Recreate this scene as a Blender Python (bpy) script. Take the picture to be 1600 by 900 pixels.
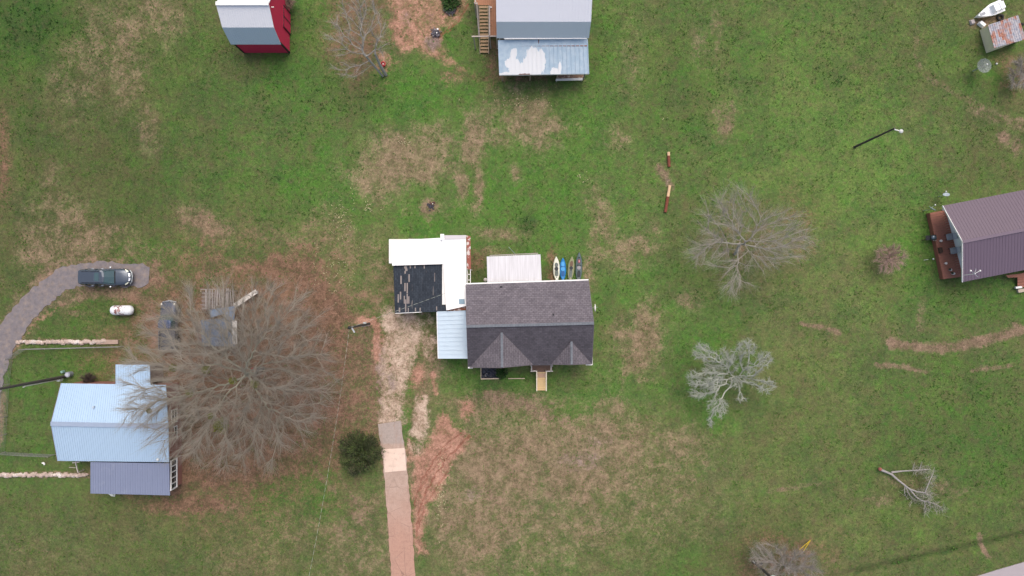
import bpy, math, random
import numpy as np
from mathutils import Vector, Matrix
random.seed(7); rng = np.random.default_rng(11)
for o in list(bpy.data.objects): bpy.data.objects.remove(o)
SC = bpy.context.scene; COL = SC.collection
R = math.radians
H = 70.0; S = 0.066                       # flying height, metres per photo pixel on the ground

# ------------------------------------------------------------------ camera, sky, sun, exposure
cam = bpy.data.cameras.new('camera'); camo = bpy.data.objects.new('camera', cam); COL.objects.link(camo)
camo.location = (0, 0, H); camo.rotation_euler = (0, 0, 0)
cam.sensor_width = 36; cam.lens = 18/(800*S/H); cam.clip_end = 6000; cam.clip_start = 0.5
SC.camera = camo
world = bpy.data.worlds.new('World'); SC.world = world; world.use_nodes = True
wn = world.node_tree; wn.nodes.clear()
sky = wn.nodes.new('ShaderNodeTexSky'); sky.sky_type = 'NISHITA'; sky.sun_disc = False
SUN_EL, SUN_AZ = 64, 15                   # azimuth measured from +Y (north) towards +X
sky.sun_elevation = R(SUN_EL); sky.sun_rotation = R(SUN_AZ)
sky.air_density = 1.0; sky.dust_density = 6.0; sky.ozone_density = 0.6
bg = wn.nodes.new('ShaderNodeBackground'); bg.inputs[1].default_value = 0.15
wo = wn.nodes.new('ShaderNodeOutputWorld')
wn.links.new(sky.outputs[0], bg.inputs[0]); wn.links.new(bg.outputs[0], wo.inputs[0])
sun = bpy.data.lights.new('sun', 'SUN'); sun.energy = 0.95; sun.angle = R(45); sun.color = (1.0, 0.965, 0.92)
suno = bpy.data.objects.new('sun', sun); COL.objects.link(suno)
d = Vector((math.sin(R(SUN_AZ))*math.cos(R(SUN_EL)), math.cos(R(SUN_AZ))*math.cos(R(SUN_EL)), math.sin(R(SUN_EL))))
suno.rotation_euler = (-d).to_track_quat('-Z', 'Y').to_euler(); suno.location = (0, 0, 50)
vs = SC.view_settings; vs.view_transform = 'Standard'; vs.look = 'None'; vs.gamma = 1; vs.exposure = 0.35
vs.use_curve_mapping = False

def W(px, py, z=0.0):
    k = (H-z)/H
    return Vector(((px-800)*S*k, (450-py)*S*k, z))

# ------------------------------------------------------------------ node helpers
class NT:
    def __init__(s, m): s.t = m.node_tree; s.n = s.t.nodes; s.l = s.t.links
    def new(s, k): return s.n.new(k)
    def put(s, sock, v):
        if isinstance(v, bpy.types.NodeSocket): s.l.new(v, sock)
        elif v is not None:
            if isinstance(v, (tuple, list)) and len(v) == 3 and sock.type == 'RGBA': v = (*v, 1)
            sock.default_value = v
    def coord(s, kind='Object'): return s.new('ShaderNodeTexCoord').outputs[kind]
    def mapping(s, v, scale=(1,1,1), rot=(0,0,0), loc=(0,0,0)):
        m = s.new('ShaderNodeMapping'); s.put(m.inputs[0], v)
        m.inputs['Location'].default_value = loc; m.inputs['Rotation'].default_value = rot; m.inputs['Scale'].default_value = scale
        return m.outputs[0]
    def noise(s, v, scale, detail=4, rough=0.6, dist=0.0, color=False):
        n = s.new('ShaderNodeTexNoise'); s.put(n.inputs['Vector'], v)
        n.inputs['Scale'].default_value = scale; n.inputs['Detail'].default_value = detail
        n.inputs['Roughness'].default_value = rough; n.inputs['Distortion'].default_value = dist
        return n.outputs['Color' if color else 'Fac']
    def math(s, op, a, b=None, c=None, clamp=False):
        n = s.new('ShaderNodeMath'); n.operation = op; n.use_clamp = clamp
        s.put(n.inputs[0], a); s.put(n.inputs[1], b)
        if c is not None: s.put(n.inputs[2], c)
        return n.outputs[0]
    def mul(s, a, b): return s.math('MULTIPLY', a, b)
    def add(s, a, b): return s.math('ADD', a, b)
    def ramp(s, v, a, b, lo=0.0, hi=1.0):          # smooth map range
        n = s.new('ShaderNodeMapRange'); n.interpolation_type = 'SMOOTHSTEP'
        s.put(n.inputs['Value'], v)
        n.inputs['From Min'].default_value = a; n.inputs['From Max'].default_value = b
        n.inputs['To Min'].default_value = lo; n.inputs['To Max'].default_value = hi
        return n.outputs['Result']
    def mix(s, f, a, b, blend='MIX'):
        n = s.new('ShaderNodeMix'); n.data_type = 'RGBA'; n.blend_type = blend
        s.put(n.inputs['Factor'], f); s.put(n.inputs[6], a); s.put(n.inputs[7], b)
        return n.outputs[2]
    def scale_col(s, c, f):                       # colour times a scalar
        n = s.new('ShaderNodeVectorMath'); n.operation = 'SCALE'
        s.put(n.inputs[0], c); s.put(n.inputs['Scale'], f); return n.outputs[0]
    def bump(s, h, strength=0.4, dist=0.03):
        n = s.new('ShaderNodeBump'); s.put(n.inputs['Height'], h)
        n.inputs['Strength'].default_value = strength; n.inputs['Distance'].default_value = dist
        return n.outputs[0]
    def attr(s, name):
        n = s.new('ShaderNodeAttribute'); n.attribute_name = name; return n
MATS = {}
def newmat(name, rough=0.7, metal=0.0, spec=0.3):
    m = bpy.data.materials.new(name); m.use_nodes = True
    t = NT(m); b = t.n['Principled BSDF']
    b.inputs['Roughness'].default_value = rough; b.inputs['Metallic'].default_value = metal
    b.inputs['Specular IOR Level'].default_value = spec
    return m, t, b
def simple(name, c, rough=0.7, metal=0.0, var=0.12, scale=3.0, bump=0.15, c2=None, thr=(0.5, 0.62), spec=0.3, coat=0.0, stretch=(1,1,1)):
    """a colour with mottling; c2 = second colour (rust, dirt, wear) in noisy patches"""
    if name in MATS: return MATS[name]
    m, t, b = newmat(name, rough, metal, spec)
    co = t.mapping(t.coord(), scale=stretch)
    n1 = t.noise(co, scale, 5, 0.65); n2 = t.noise(co, scale*7.3, 3, 0.6)
    v = t.add(t.mul(n1, 2*var), t.mul(n2, var)); v = t.add(v, 1-1.5*var)
    col = c
    if c2 is not None:
        f = t.ramp(t.noise(co, scale*0.8, 6, 0.7), thr[0], thr[1]); col = t.mix(f, c, c2)
    col = t.scale_col(col, v) if isinstance(col, bpy.types.NodeSocket) else t.scale_col(tuple(c), v)
    t.put(b.inputs['Base Color'], col)
    if coat: b.inputs['Coat Weight'].default_value = coat; b.inputs['Coat Roughness'].default_value = 0.05
    if bump: t.put(b.inputs['Normal'], t.bump(n2, bump, 0.02))
    MATS[name] = m; return m

# ------------------------------------------------------------------ mesh helpers
class MB:
    def __init__(s): s.v = []; s.f = []
    def add(s, vs, fs):
        o = len(s.v); s.v += [tuple(v) for v in vs]; s.f += [tuple(i+o for i in f) for f in fs]; return s
    def box(s, c, size, rz=0.0, taper=1.0):
        cx, cy, cz = c; a, b_, h = size[0]/2, size[1]/2, size[2]/2
        ca, sa = math.cos(rz), math.sin(rz); vs = []
        for z, k in ((-h, 1), (h, taper)):
            for x, y in ((-a, -b_), (a, -b_), (a, b_), (-a, b_)):
                vs.append((cx+ca*x*k-sa*y*k, cy+sa*x*k+ca*y*k, cz+z))
        return s.add(vs, [(0,3,2,1),(4,5,6,7),(0,1,5,4),(1,2,6,5),(2,3,7,6),(3,0,4,7)])
    def slab(s, pts, t, down=True):                # polygon given counterclockwise-ish, extruded in -z by t
        n = len(pts); a = [Vector(p) for p in pts]
        # make counterclockwise from above
        ar = sum(a[i].x*a[(i+1) % n].y-a[(i+1) % n].x*a[i].y for i in range(n))
        if ar < 0: a.reverse()
        lo = [p-Vector((0,0,t)) for p in a]
        fs = [tuple(range(n)), tuple(range(2*n-1, n-1, -1))]
        fs += [(i, i+n, (i+1) % n+n, (i+1) % n) for i in range(n)]
        return s.add(a+lo, fs)
    def bar(s, p, q, w, h, up=None):               # box from p to q: width w sideways, height h up
        p = Vector(p); q = Vector(q); dr = (q-p).normalized()
        up = Vector(up) if up is not None else (Vector((0,0,1)) if abs(dr.z) < 0.95 else Vector((0,1,0)))
        sd = dr.cross(up).normalized(); u2 = sd.cross(dr).normalized()
        vs = []
        for e in (p, q):
            for a, b_ in ((-1,-1),(1,-1),(1,1),(-1,1)): vs.append(e+sd*(a*w/2)+u2*(b_*h/2))
        return s.add(vs, [(0,1,2,3),(7,6,5,4),(0,4,5,1),(1,5,6,2),(2,6,7,3),(3,7,4,0)])
    def tube(s, pts, r, n=8, cap=True):
        pts = [Vector(p) for p in pts]; rs = r if isinstance(r, (list, tuple)) else [r]*len(pts)
        vs = []; fs = []
        for i, p in enumerate(pts):
            dr = (pts[min(i+1, len(pts)-1)]-pts[max(i-1, 0)]).normalized()
            up = Vector((0,0,1)) if abs(dr.z) < 0.9 else Vector((0,1,0))
            sd = dr.cross(up).normalized(); u2 = sd.cross(dr).normalized()
            for k in range(n):
                a = 2*math.pi*k/n; vs.append(p+sd*(rs[i]*math.cos(a))+u2*(rs[i]*math.sin(a)))
        for i in range(len(pts)-1):
            for k in range(n): fs.append((i*n+k, i*n+(k+1) % n, (i+1)*n+(k+1) % n, (i+1)*n+k))
        if cap: fs += [tuple(range(n-1, -1, -1)), tuple(range((len(pts)-1)*n, len(pts)*n))]
        return s.add(vs, fs)
    def rings(s, rings, cap=True):                 # loft through rings of equal length
        n = len(rings[0]); vs = [p for r_ in rings for p in r_]; fs = []
        for i in range(len(rings)-1):
            for k in range(n): fs.append((i*n+k, i*n+(k+1) % n, (i+1)*n+(k+1) % n, (i+1)*n+k))
        if cap: fs += [tuple(range(n-1, -1, -1)), tuple(range((len(rings)-1)*n, len(rings)*n))]
        return s.add(vs, fs)
    def ball(s, c, r, n=10, m=6):
        rx, ry, rz = r if isinstance(r, (tuple, list)) else (r, r, r); rg = []
        for i in range(m+1):
            a = math.pi*i/m; q = max(math.sin(a), 0.02)
            rg.append([(c[0]+rx*q*math.cos(2*math.pi*k/n), c[1]+ry*q*math.sin(2*math.pi*k/n), c[2]-rz*math.cos(a)) for k in range(n)])
        return s.rings(rg)
    def build(s, name, mat, parent=None, smooth=False, bevel=0.0):
        org = Vector(parent['_o']) if parent is not None else Vector((0,0,0))
        return s._mk(name, mat, parent, org, smooth, bevel)
    def _mk(s, name, mat, parent, org, smooth, bevel):
        me = bpy.data.meshes.new(name)
        me.from_pydata([(v[0]-org.x, v[1]-org.y, v[2]-org.z) for v in s.v], [], s.f); me.update()
        o = bpy.data.objects.new(name, me); COL.objects.link(o); me.materials.append(mat)
        if smooth: me.polygons.foreach_set('use_smooth', [True]*len(me.polygons))
        if bevel:
            bm_ = o.modifiers.new('bevel', 'BEVEL'); bm_.width = bevel; bm_.segments = 2; bm_.limit_method = 'ANGLE'
        if parent is not None: o.parent = parent; o['_o'] = tuple(org)
        else: o.location = org
        return o
    def top(s, name, mat, label, cat, org=None, group=None, kind=None, smooth=False, bevel=0.0):
        if org is None:
            a = np.array(s.v); org = Vector(((a[:,0].min()+a[:,0].max())/2, (a[:,1].min()+a[:,1].max())/2, a[:,2].min()))
        o = s._mk(name, mat, None, Vector(org), smooth, bevel)
        if label: o['label'] = label; o['category'] = cat
        if group: o['group'] = group
        if kind: o['kind'] = kind
        o['_o'] = tuple(org); return o
def thing(name, label, cat, loc, group=None):
    o = bpy.data.objects.new(name, None); COL.objects.link(o); o.location = Vector(loc)
    o['label'] = label; o['category'] = cat; o['_o'] = tuple(loc); o.empty_display_size = 0.3
    if group: o['group'] = group
    return o
def fastmesh(name, V, F, mat, k=3):
    me = bpy.data.meshes.new(name); nv, nf = len(V), len(F)
    me.vertices.add(nv); me.vertices.foreach_set('co', np.ascontiguousarray(V, dtype=np.float32).ravel())
    me.loops.add(nf*k); me.loops.foreach_set('vertex_index', np.ascontiguousarray(F, dtype=np.int32).ravel())
    me.polygons.add(nf); me.polygons.foreach_set('loop_start', np.arange(0, nf*k, k, dtype=np.int32))
    me.update(calc_edges=True); me.materials.append(mat)
    o = bpy.data.objects.new(name, me); COL.objects.link(o); return o
def lerp(a, b, t): return a+(b-a)*t
def ribs(mb, a, b, c, d, n, w=0.05, h=0.05, lift=0.0):
    """ribs running from edge a-b (top) to edge d-c (bottom)"""
    a, b, c, d = map(Vector, (a, b, c, d)); nrm = (b-a).cross(d-a).normalized()
    if nrm.z < 0: nrm = -nrm
    for i in range(n+1):
        u = min(max(i/n, 0.004), 0.996); p = lerp(a, b, u)+nrm*(h*0.45+lift); q = lerp(d, c, u)+nrm*(h*0.45+lift)
        mb.bar(p, q, w, h, nrm)
def walls(mb, roof, z_e, inset=0.3, ridge=None, z0=0.0):
    """body under a roof: plan polygon pulled in from the roof's edge; ridge = (west point, east point)"""
    pts = [Vector(p) for p in roof]; c = sum(pts, Vector((0,0,0)))/len(pts); out = []
    for p in pts:
        dxy = Vector((p.x-c.x, p.y-c.y, 0)); out.append(Vector((p.x-math.copysign(inset, dxy.x), p.y-math.copysign(inset, dxy.y), 0)))
    n = len(out)
    vs = [Vector((p.x, p.y, z0)) for p in out]+[Vector((p.x, p.y, z_e)) for p in out]
    if ridge is None:
        mb.add(vs, [tuple(range(n)), tuple(range(2*n-1, n-1, -1))]+[(i, i+n, (i+1) % n+n, (i+1) % n) for i in range(n)])
    else:                                            # order NW NE SE SW
        w, e = ridge
        w = Vector((w[0]+inset, w[1], w[2]-0.16)); e = Vector((e[0]-inset, e[1], e[2]-0.16))
        mb.add(vs+[w, e], [(0,1,5,4),(2,3,7,6),(3,0,4,8,7),(1,2,6,9,5),(4,5,9,8),(8,9,6,7),(0,3,2,1)])
    return out

# ------------------------------------------------------------------ numpy noise for the terrain masks
def vnoise(x, y, scale, seed):
    r = np.random.default_rng(seed); g = r.random((256, 256))
    u = x/scale; v = y/scale; i = np.floor(u).astype(int); j = np.floor(v).astype(int); fx = u-i; fy = v-j
    fx = fx*fx*(3-2*fx); fy = fy*fy*(3-2*fy)
    a = g[i % 256, j % 256]; b = g[(i+1) % 256, j % 256]; c = g[i % 256, (j+1) % 256]; d_ = g[(i+1) % 256, (j+1) % 256]
    return (a*(1-fx)+b*fx)*(1-fy)+(c*(1-fx)+d_*fx)*fy
def fbm(x, y, scale, seed, oct=4, rough=0.55):
    s_ = 0; a = 1; t = 0
    for o in range(oct): s_ = s_+a*vnoise(x+37.1*o, y-12.7*o, scale/2**o, seed+o); t += a; a *= rough
    return s_/t

# terrain patches, in ground coordinates counted in 0.066 m steps from the north-west corner of the view
PATCH = {
 'dry': [('p',[(592,660),(606,760),(612,900)],6,.6),('p',[(631,740),(640,900)],6,.4),('e',645,720,12,30,0,.7),('e',620,250,62,34,-15,.85),('e',585,280,42,26,10,.7),('e',648,262,30,22,0,.9),('e',555,262,22,30,0,.45),('e',700,262,30,16,0,.5),
   ('e',742,212,16,30,0,.85),('e',757,180,14,20,0,.5),('e',733,240,12,22,-20,.85),('e',722,285,8,25,0,.8),('e',748,290,6,28,0,.85),('e',700,232,14,26,0,.6),
   ('e',828,190,36,32,0,.72),('e',800,160,62,9,-5,.5),('e',780,215,30,14,0,.5),('e',805,270,8,9,0,.6),('e',880,205,10,18,0,.35),('e',965,215,16,18,0,.5),
   ('e',320,352,34,16,25,.8),('e',352,365,14,10,0,.7),('e',85,345,36,50,0,.42),('e',120,385,60,24,0,.5),('e',60,390,26,40,0,.5),('e',200,392,80,12,0,.35),
   ('e',945,350,14,50,-18,.6),('e',985,385,26,24,0,.6),('e',930,380,10,36,0,.5),('e',918,425,7,20,0,.7),
   ('e',1000,530,24,44,12,.85),('e',982,568,26,22,0,.85),('e',1010,500,14,28,0,.5),('e',1080,470,18,12,0,.55),
   ('e',840,720,160,74,0,.74),('e',760,790,90,80,0,.66),('e',930,690,80,46,0,.7),('e',1050,690,52,26,0,.55),('e',1010,760,90,80,0,.35),('e',850,830,140,60,0,.42),
   ('e',730,850,46,44,0,.62),('e',940,650,36,26,0,.6),('e',700,780,18,70,0,.7),
   ('e',560,560,36,70,0,.62),('e',548,640,60,36,0,.66),('e',520,470,44,40,0,.55),('e',600,440,20,50,0,.5),('e',545,390,60,30,20,.4),('e',500,350,30,20,0,.35),
   ('e',430,420,70,20,0,.42),('e',480,380,80,12,10,.4),('e',300,330,26,8,0,.4),
   ('e',70,860,90,44,0,.15),('e',560,850,70,56,0,.36),('e',440,835,70,36,0,.26),('e',380,880,60,30,0,.22),('e',570,790,30,18,0,.45),('e',360,790,20,10,0,.5),
   ('e',780,365,34,8,5,.7),('e',762,392,20,6,0,.5),('e',700,330,14,16,0,.2),('e',830,140,50,10,0,.35),('e',740,325,9,14,0,.4),
   ('e',250,20,26,50,-20,.45),('e',200,60,20,60,25,.5),('e',140,80,40,90,20,.35),('e',230,200,20,26,0,.4),('e',205,130,18,40,30,.4),
   ('e',665,555,24,36,0,.75),('e',655,600,22,40,0,.65),('e',740,630,50,10,0,.55),('e',980,90,20,60,0,.25),('e',870,95,10,10,0,0.3),
   ('e',640,325,12,14,0,.25),('e',1030,700,30,12,0,.4),('e',1100,560,12,10,0,.2)],
 'pink': [('p',[(2,545),(18,515),(45,480),(70,458),(90,440),(115,430),(150,430),(236,432)],24,.75),('e',240,432,14,24,0,.8),('p',[(0,742),(140,742)],5,.6),('p',[(-5,690),(2,620)],8,.6),('p',[(45,405),(90,412),(150,408),(210,408),(238,425),(236,450)],5,.45),('p',[(30,534),(235,534)],5,.5),('p',[(60,483),(110,488),(130,488)],4,.5),('p',[(95,472),(140,457),(195,458),(230,470),(240,500),(246,540)],11,.8),('p',[(1392,535),(1415,540),(1470,546),(1530,534),(1600,516)],8,1.0),('p',[(1585,508),(1600,512)],5,.9),('p',[(1370,570),(1405,572),(1445,580)],4,.75),
   ('p',[(1250,506),(1275,510),(1310,519)],4,.75),('p',[(1520,578),(1580,571)],4,.65),('p',[(1440,478),(1437,520)],7,.4),('p',[(1525,170),(1560,182),(1600,196)],12,.5),
   ('p',[(1434,40),(1432,80),(1436,105),(1452,122),(1480,140),(1520,160)],5,.36),('e',1568,214,9,10,0,.85),('e',1590,226,8,12,0,.7),
   ('e',1136,195,9,24,12,.8),('e',1128,175,16,18,0,.45),('e',1143,180,5,20,0,.6),('p',[(1030,262),(1038,275),(1046,288)],7,.8),
   ('e',800,628,52,11,8,.85),('e',850,645,36,11,15,.7),('e',770,618,26,9,0,.7),('p',[(1380,752),(1470,760)],10,.35),('p',[(1390,780),(1360,785)],10,.35),
   ('p',[(1200,768),(1280,755)],4,.4),('p',[(1530,835),(1535,852),(1545,870)],4,.85),('e',670,327,12,12,0,1.0),('e',1545,32,26,7,-8,1.0),
   ('e',1475,760,16,12,0,.5),('e',1500,770,26,6,-15,.4),('p',[(495,600),(497,660),(500,720)],4,.6),('p',[(484,720),(500,745),(525,770)],4,.6),('p',[(530,740),(560,790)],3,.5),
   ('e',1090,70,18,26,0,.35),('e',1120,50,8,40,0,.5),('e',700,120,12,6,0,.5),('e',560,820,26,16,0,.4),('e',760,770,30,10,30,.5),('e',1392,402,20,18,0,.3)],
 'clay': [('g',[(690,640),(700,648),(712,668),(738,684),(725,700),(712,712),(700,735),(690,760),(684,772),(668,790),(662,815),(660,845),(668,866),(652,866),(646,840),(646,800),(643,760),(648,735),(646,715),(660,706),(672,690)],1.0),
   ('e',728,640,10,12,0,.8),('g',[(606,-30),(736,-30),(728,22),(712,40),(690,44),(693,66),(700,88),(720,105),(700,104),(672,88),(650,76),(632,84),(614,66),(606,36)],.72),
   ('e',720,108,10,5,0,.6),('p',[(586,500),(590,525),(588,560)],6,.9),('p',[(640,690),(640,730)],6,.5),('e',652,588,9,16,0,.85),('p',[(676,585),(680,615)],4,.7),('e',600,536,10,12,0,.6),
   ('e',262,760,10,5,0,.3),
   ('e',750,612,10,5,0,.3),('e',600,96,14,22,0,.4),('p',[(560,500),(575,503),(590,505)],5,.8),('p',[(20,545),(60,500),(100,474)],4,.3),('e',705,120,20,10,0,.4),('e',665,470,20,14,0,.3)],
 'gravel': [('g',[(594,486),(640,484),(658,500),(660,530),(650,560),(640,590),(632,620),(632,662),(592,662),(594,610),(590,560),(602,520)],.82),
   ('g',[(648,622),(668,620),(672,660),(664,684),(644,690),(640,668)],.95),('e',660,520,30,30,0,.6),('e',612,560,10,50,0,.8),('e',650,695,12,12,0,.6),
   ('e',612,505,14,20,-20,.95),('e',608,640,10,12,0,.9)],
 'leaf': [('e',385,595,150,140,0,1.0),('e',500,500,40,70,0,.95),('e',440,430,60,26,20,.8),('e',455,470,62,66,0,.85),('e',490,560,45,80,0,.8),('e',330,720,100,50,0,.85),('e',300,788,60,14,0,.8),('e',285,490,40,50,0,.55),
   ('e',440,720,50,50,0,.7),('e',560,50,46,60,0,.62),('e',280,740,20,50,0,.8),('e',470,420,40,20,20,.5),('e',250,540,30,20,0,.6),('e',1160,380,60,50,0,.3),
   ('e',1250,360,40,60,0,.3),('e',1225,880,60,40,0,.5),('e',0,250,14,60,0,.5),('e',1590,115,26,26,0,.5),('e',800,120,60,6,0,.55),('e',800,96,30,60,0,.0),('e',770,90,12,40,0,.5),
   ('e',790,460,10,60,0,0),('e',745,405,14,12,0,.5),('e',862,420,6,30,0,.7)],
 'dark': [('e',470,155,60,26,0,.55),('e',440,175,30,26,0,.6),('e',550,155,32,38,0,.62),('e',470,200,40,20,0,.5),('e',825,352,16,22,0,.95),('e',820,330,8,8,0,.8),('e',455,325,30,22,0,.5),
   ('e',436,278,9,6,0,.85),('e',453,284,8,6,0,.85),('e',445,212,16,9,0,.7),('e',548,368,5,5,0,.9),('e',560,242,6,7,0,.8),('e',330,250,20,30,0,.4),
   ('e',1110,335,28,26,0,.5),('e',1015,310,20,20,0,.45),('e',1068,460,26,14,0,.5),('e',1175,480,30,12,0,.4),('e',1170,500,14,12,0,.5),
   ('e',30,30,60,60,0,.8),('e',55,110,16,120,8,.6),('e',20,330,20,80,0,.4),('p',[(1340,897),(1420,878),(1500,860),(1600,838)],4,.8),('e',460,30,16,30,0,.7),
   ('e',1290,110,24,40,0,.45),('e',1292,30,40,20,0,.3),('e',1460,125,12,10,0,.7),('e',1480,140,8,6,0,.7),('e',700,4,12,14,0,.7),('e',715,60,16,18,0,.45),('e',1040,150,60,60,0,.4),
   ('e',1010,60,50,50,0,.3),('e',1150,110,40,60,0,.45),('e',1085,175,26,60,0,.5),('e',940,470,20,90,0,.45),('e',745,420,12,16,0,.7),('e',855,425,8,16,0,.7),('e',1165,622,12,6,0,.4),
   ('e',1460,700,50,50,0,.3),('e',1540,610,60,60,0,.3),('e',1560,690,50,60,0,.35),('e',770,75,10,24,0,.5),('p',[(780,122),(920,122)],7,.6),('e',604,460,12,20,0,.3),
   ('e',0,150,30,100,0,.3),('e',1420,450,50,30,0,.35),('e',620,80,8,8,0,.3),('p',[(0,600),(16,560)],4,.4),('p',[(1535,830),(1525,800)],5,.5),('e',838,600,10,12,0,.3)],
 'lush': [('e',40,40,80,70,0,.8),('e',120,60,40,90,0,.4),('e',500,290,70,60,0,.85),('e',360,290,60,50,0,.55),('e',555,330,40,30,0,.7),('e',690,345,60,40,0,.95),('e',800,300,60,60,0,.8),('e',880,240,90,120,0,.8),('e',650,150,90,60,0,.9),('e',760,250,230,190,0,.62),('e',600,200,160,130,0,.5),('e',940,150,90,160,0,.6),('e',880,340,110,100,0,.7),('e',450,250,200,130,0,.4),('e',1180,150,180,180,0,.5),
   ('e',720,180,20,60,0,.8),('e',735,300,8,60,0,.9),('e',700,60,40,60,0,.7),('e',640,440,40,30,0,.7),('e',440,780,46,46,0,.9),('e',490,760,40,60,0,.85),('e',560,680,50,70,0,.55),
   ('e',700,580,34,24,0,.85),('e',780,600,80,20,0,.8),('e',900,620,120,36,0,.8),('e',800,660,70,14,0,.6),('e',848,758,8,22,15,.98),('e',700,745,12,18,0,.9),('e',690,680,30,14,0,.5),
   ('e',1000,440,50,60,0,.7),('e',1080,520,70,120,0,.6),('e',1100,640,46,24,0,.85),('e',1320,240,120,130,-20,.62),('e',1230,120,110,120,0,.5),('e',1400,300,100,90,0,.55),
   ('e',1450,390,70,80,0,.75),('e',1550,110,60,60,0,.6),('e',30,40,60,60,0,.8),('e',280,100,60,60,0,.5),('e',230,400,60,22,0,.75),('e',140,490,80,26,0,.6),('e',100,590,80,70,0,.7),
   ('e',60,720,70,60,0,.5),('e',470,120,60,60,0,.75),('e',1560,470,60,30,0,.6),('e',1500,600,110,60,0,.5),('e',1540,700,80,110,0,.5),('e',1380,690,120,90,0,.25),('e',560,480,12,40,0,.6),
   ('e',610,800,8,110,-4,.7),('e',635,655,5,40,0,.9),('e',640,610,8,16,0,.7),('e',690,760,26,30,0,.75),('e',960,590,50,40,0,.6),('e',930,500,30,90,0,.5),('e',500,30,60,50,0,.7),
   ('e',740,775,20,16,0,.5),('e',860,880,90,20,0,.4),('e',1060,880,50,40,0,.5),('e',720,360,30,60,0,.7),('e',870,400,60,50,0,.7),('e',1040,330,40,80,0,.4),('e',1490,810,80,26,-10,.35)],
 'brown': [('e',400,700,120,60,0,.2),('e',80,200,220,330,0,.7),('e',0,180,60,300,0,.6),('e',260,180,120,140,0,.2),('e',120,860,330,110,0,.45),('e',1500,760,260,180,0,.4),('e',1500,40,180,90,0,.35),('e',1560,300,90,200,0,.35),('e',1050,60,120,120,0,.25),('e',1120,860,200,70,0,.35)],  # browner grass, plus the view's edge vignette painted as darkening
 'track': [('p',[(735,682),(712,700),(690,728),(668,762),(655,800),(649,840)],1.6,1.0),('p',[(722,676),(700,692),(676,722),(657,752),(648,790)],1.5,.9),('p',[(700,735),(680,765),(664,790),(654,828)],1.6,.8),('p',[(712,690),(690,712),(668,742),(652,775)],1.2,.7),
   ('p',[(730,8),(716,34),(694,52),(680,66)],2.2,.8),('p',[(700,40),(684,60)],2,.7),('p',[(600,500),(594,560),(592,640)],2,.5),('p',[(632,500),(636,560),(630,640)],2,.4)],
 'grey': [('e',676,68,12,10,0,.95),('e',672,30,10,14,0,.4),('e',636,30,8,14,0,.5),('e',595,580,8,60,0,.5),('e',612,595,8,14,0,.7),('e',905,720,40,16,0,.5),('e',740,770,14,10,0,.5),('e',1044,286,8,10,0,.4),('e',935,690,30,10,0,.4),('e',1300,880,50,8,-15,.3)],
 'yellow': [('e',1000,60,50,60,0,.5),('e',1250,160,150,160,0,.55),('e',1330,330,110,90,0,.6),('e',1290,230,130,110,0,.7),('e',960,300,90,120,0,.3),('e',1290,290,120,90,0,.65),('e',1200,270,80,40,0,.6),('e',1350,440,100,60,0,.5),('e',1460,60,90,70,0,.5),('e',1400,820,160,30,-8,.75),('e',1240,560,90,60,0,.5),
   ('e',40,120,14,90,0,.6),('e',250,130,60,80,0,.4),('e',540,420,60,60,0,.5),('e',1100,430,50,40,0,.5),('e',900,560,40,80,0,.3),('e',1100,490,40,30,0,.6),('e',700,640,40,20,0,.6),
   ('e',330,820,140,50,0,.35),('e',560,300,20,20,0,.4),('e',30,230,20,70,0,.5),('e',960,820,120,60,0,.4),('e',1260,700,160,110,0,.45),('e',840,30,10,10,0,0)],
}
def masks(gx, gy):
    """gx, gy in pixel-size steps; returns dict of 0..1 arrays"""
    wx = gx+(fbm(gx, gy, 40, 3)-.5)*70+(fbm(gx, gy, 9, 5, 3)-.5)*18
    wy = gy+(fbm(gx, gy, 40, 13)-.5)*70+(fbm(gx, gy, 9, 15, 3)-.5)*18
    sx = gx+(fbm(gx, gy, 9, 23, 3)-.5)*8; sy = gy+(fbm(gx, gy, 9, 33, 3)-.5)*8
    out = {}
    for k, L in PATCH.items():
        m = np.zeros_like(gx)
        for it in L:
            if it[0] == 'e':
                _, cx, cy, rx, ry, rot, st = it; c, s_ = math.cos(R(rot)), math.sin(R(rot))
                ax, ay = (wx, wy) if min(rx, ry) > 18 else (sx, sy)
                dx, dy = ax-cx, ay-cy; u = (c*dx+s_*dy)/(rx*1.15); v = (-s_*dx+c*dy)/(ry*1.15); q = u*u+v*v
                f = np.minimum(1, 1.2*np.exp(-.85*q))*st; f = np.where(q > 5, 0, f*np.clip((5-q)/2, 0, 1))
            elif it[0] == 'p':
                _, pts, w, st = it; dm = np.full_like(gx, 1e9)
                for (x0, y0), (x1, y1) in zip(pts[:-1], pts[1:]):
                    L2 = (x1-x0)**2+(y1-y0)**2
                    t = np.clip(((sx-x0)*(x1-x0)+(sy-y0)*(y1-y0))/L2, 0, 1)
                    dm = np.minimum(dm, np.hypot(sx-x0-t*(x1-x0), sy-y0-t*(y1-y0)))
                f = np.clip(1.5-dm/w, 0, 1)*st
            else:
                _, pts, st = it; ins = np.zeros(gx.shape, bool); dm = np.full_like(gx, 1e9)
                for i in range(len(pts)):
                    x0, y0 = pts[i]; x1, y1 = pts[(i+1) % len(pts)]
                    if y0 != y1: ins ^= ((y0 > sy) != (y1 > sy)) & (sx < (x1-x0)*(sy-y0)/(y1-y0)+x0)
                    L2 = (x1-x0)**2+(y1-y0)**2; t = np.clip(((sx-x0)*(x1-x0)+(sy-y0)*(y1-y0))/L2, 0, 1)
                    dm = np.minimum(dm, np.hypot(sx-x0-t*(x1-x0), sy-y0-t*(y1-y0)))
                f = np.clip(0.5+np.where(ins, dm, -dm)/13, 0, 1)*st
            m = np.maximum(m, f)
        out[k] = m
    return out

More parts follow.
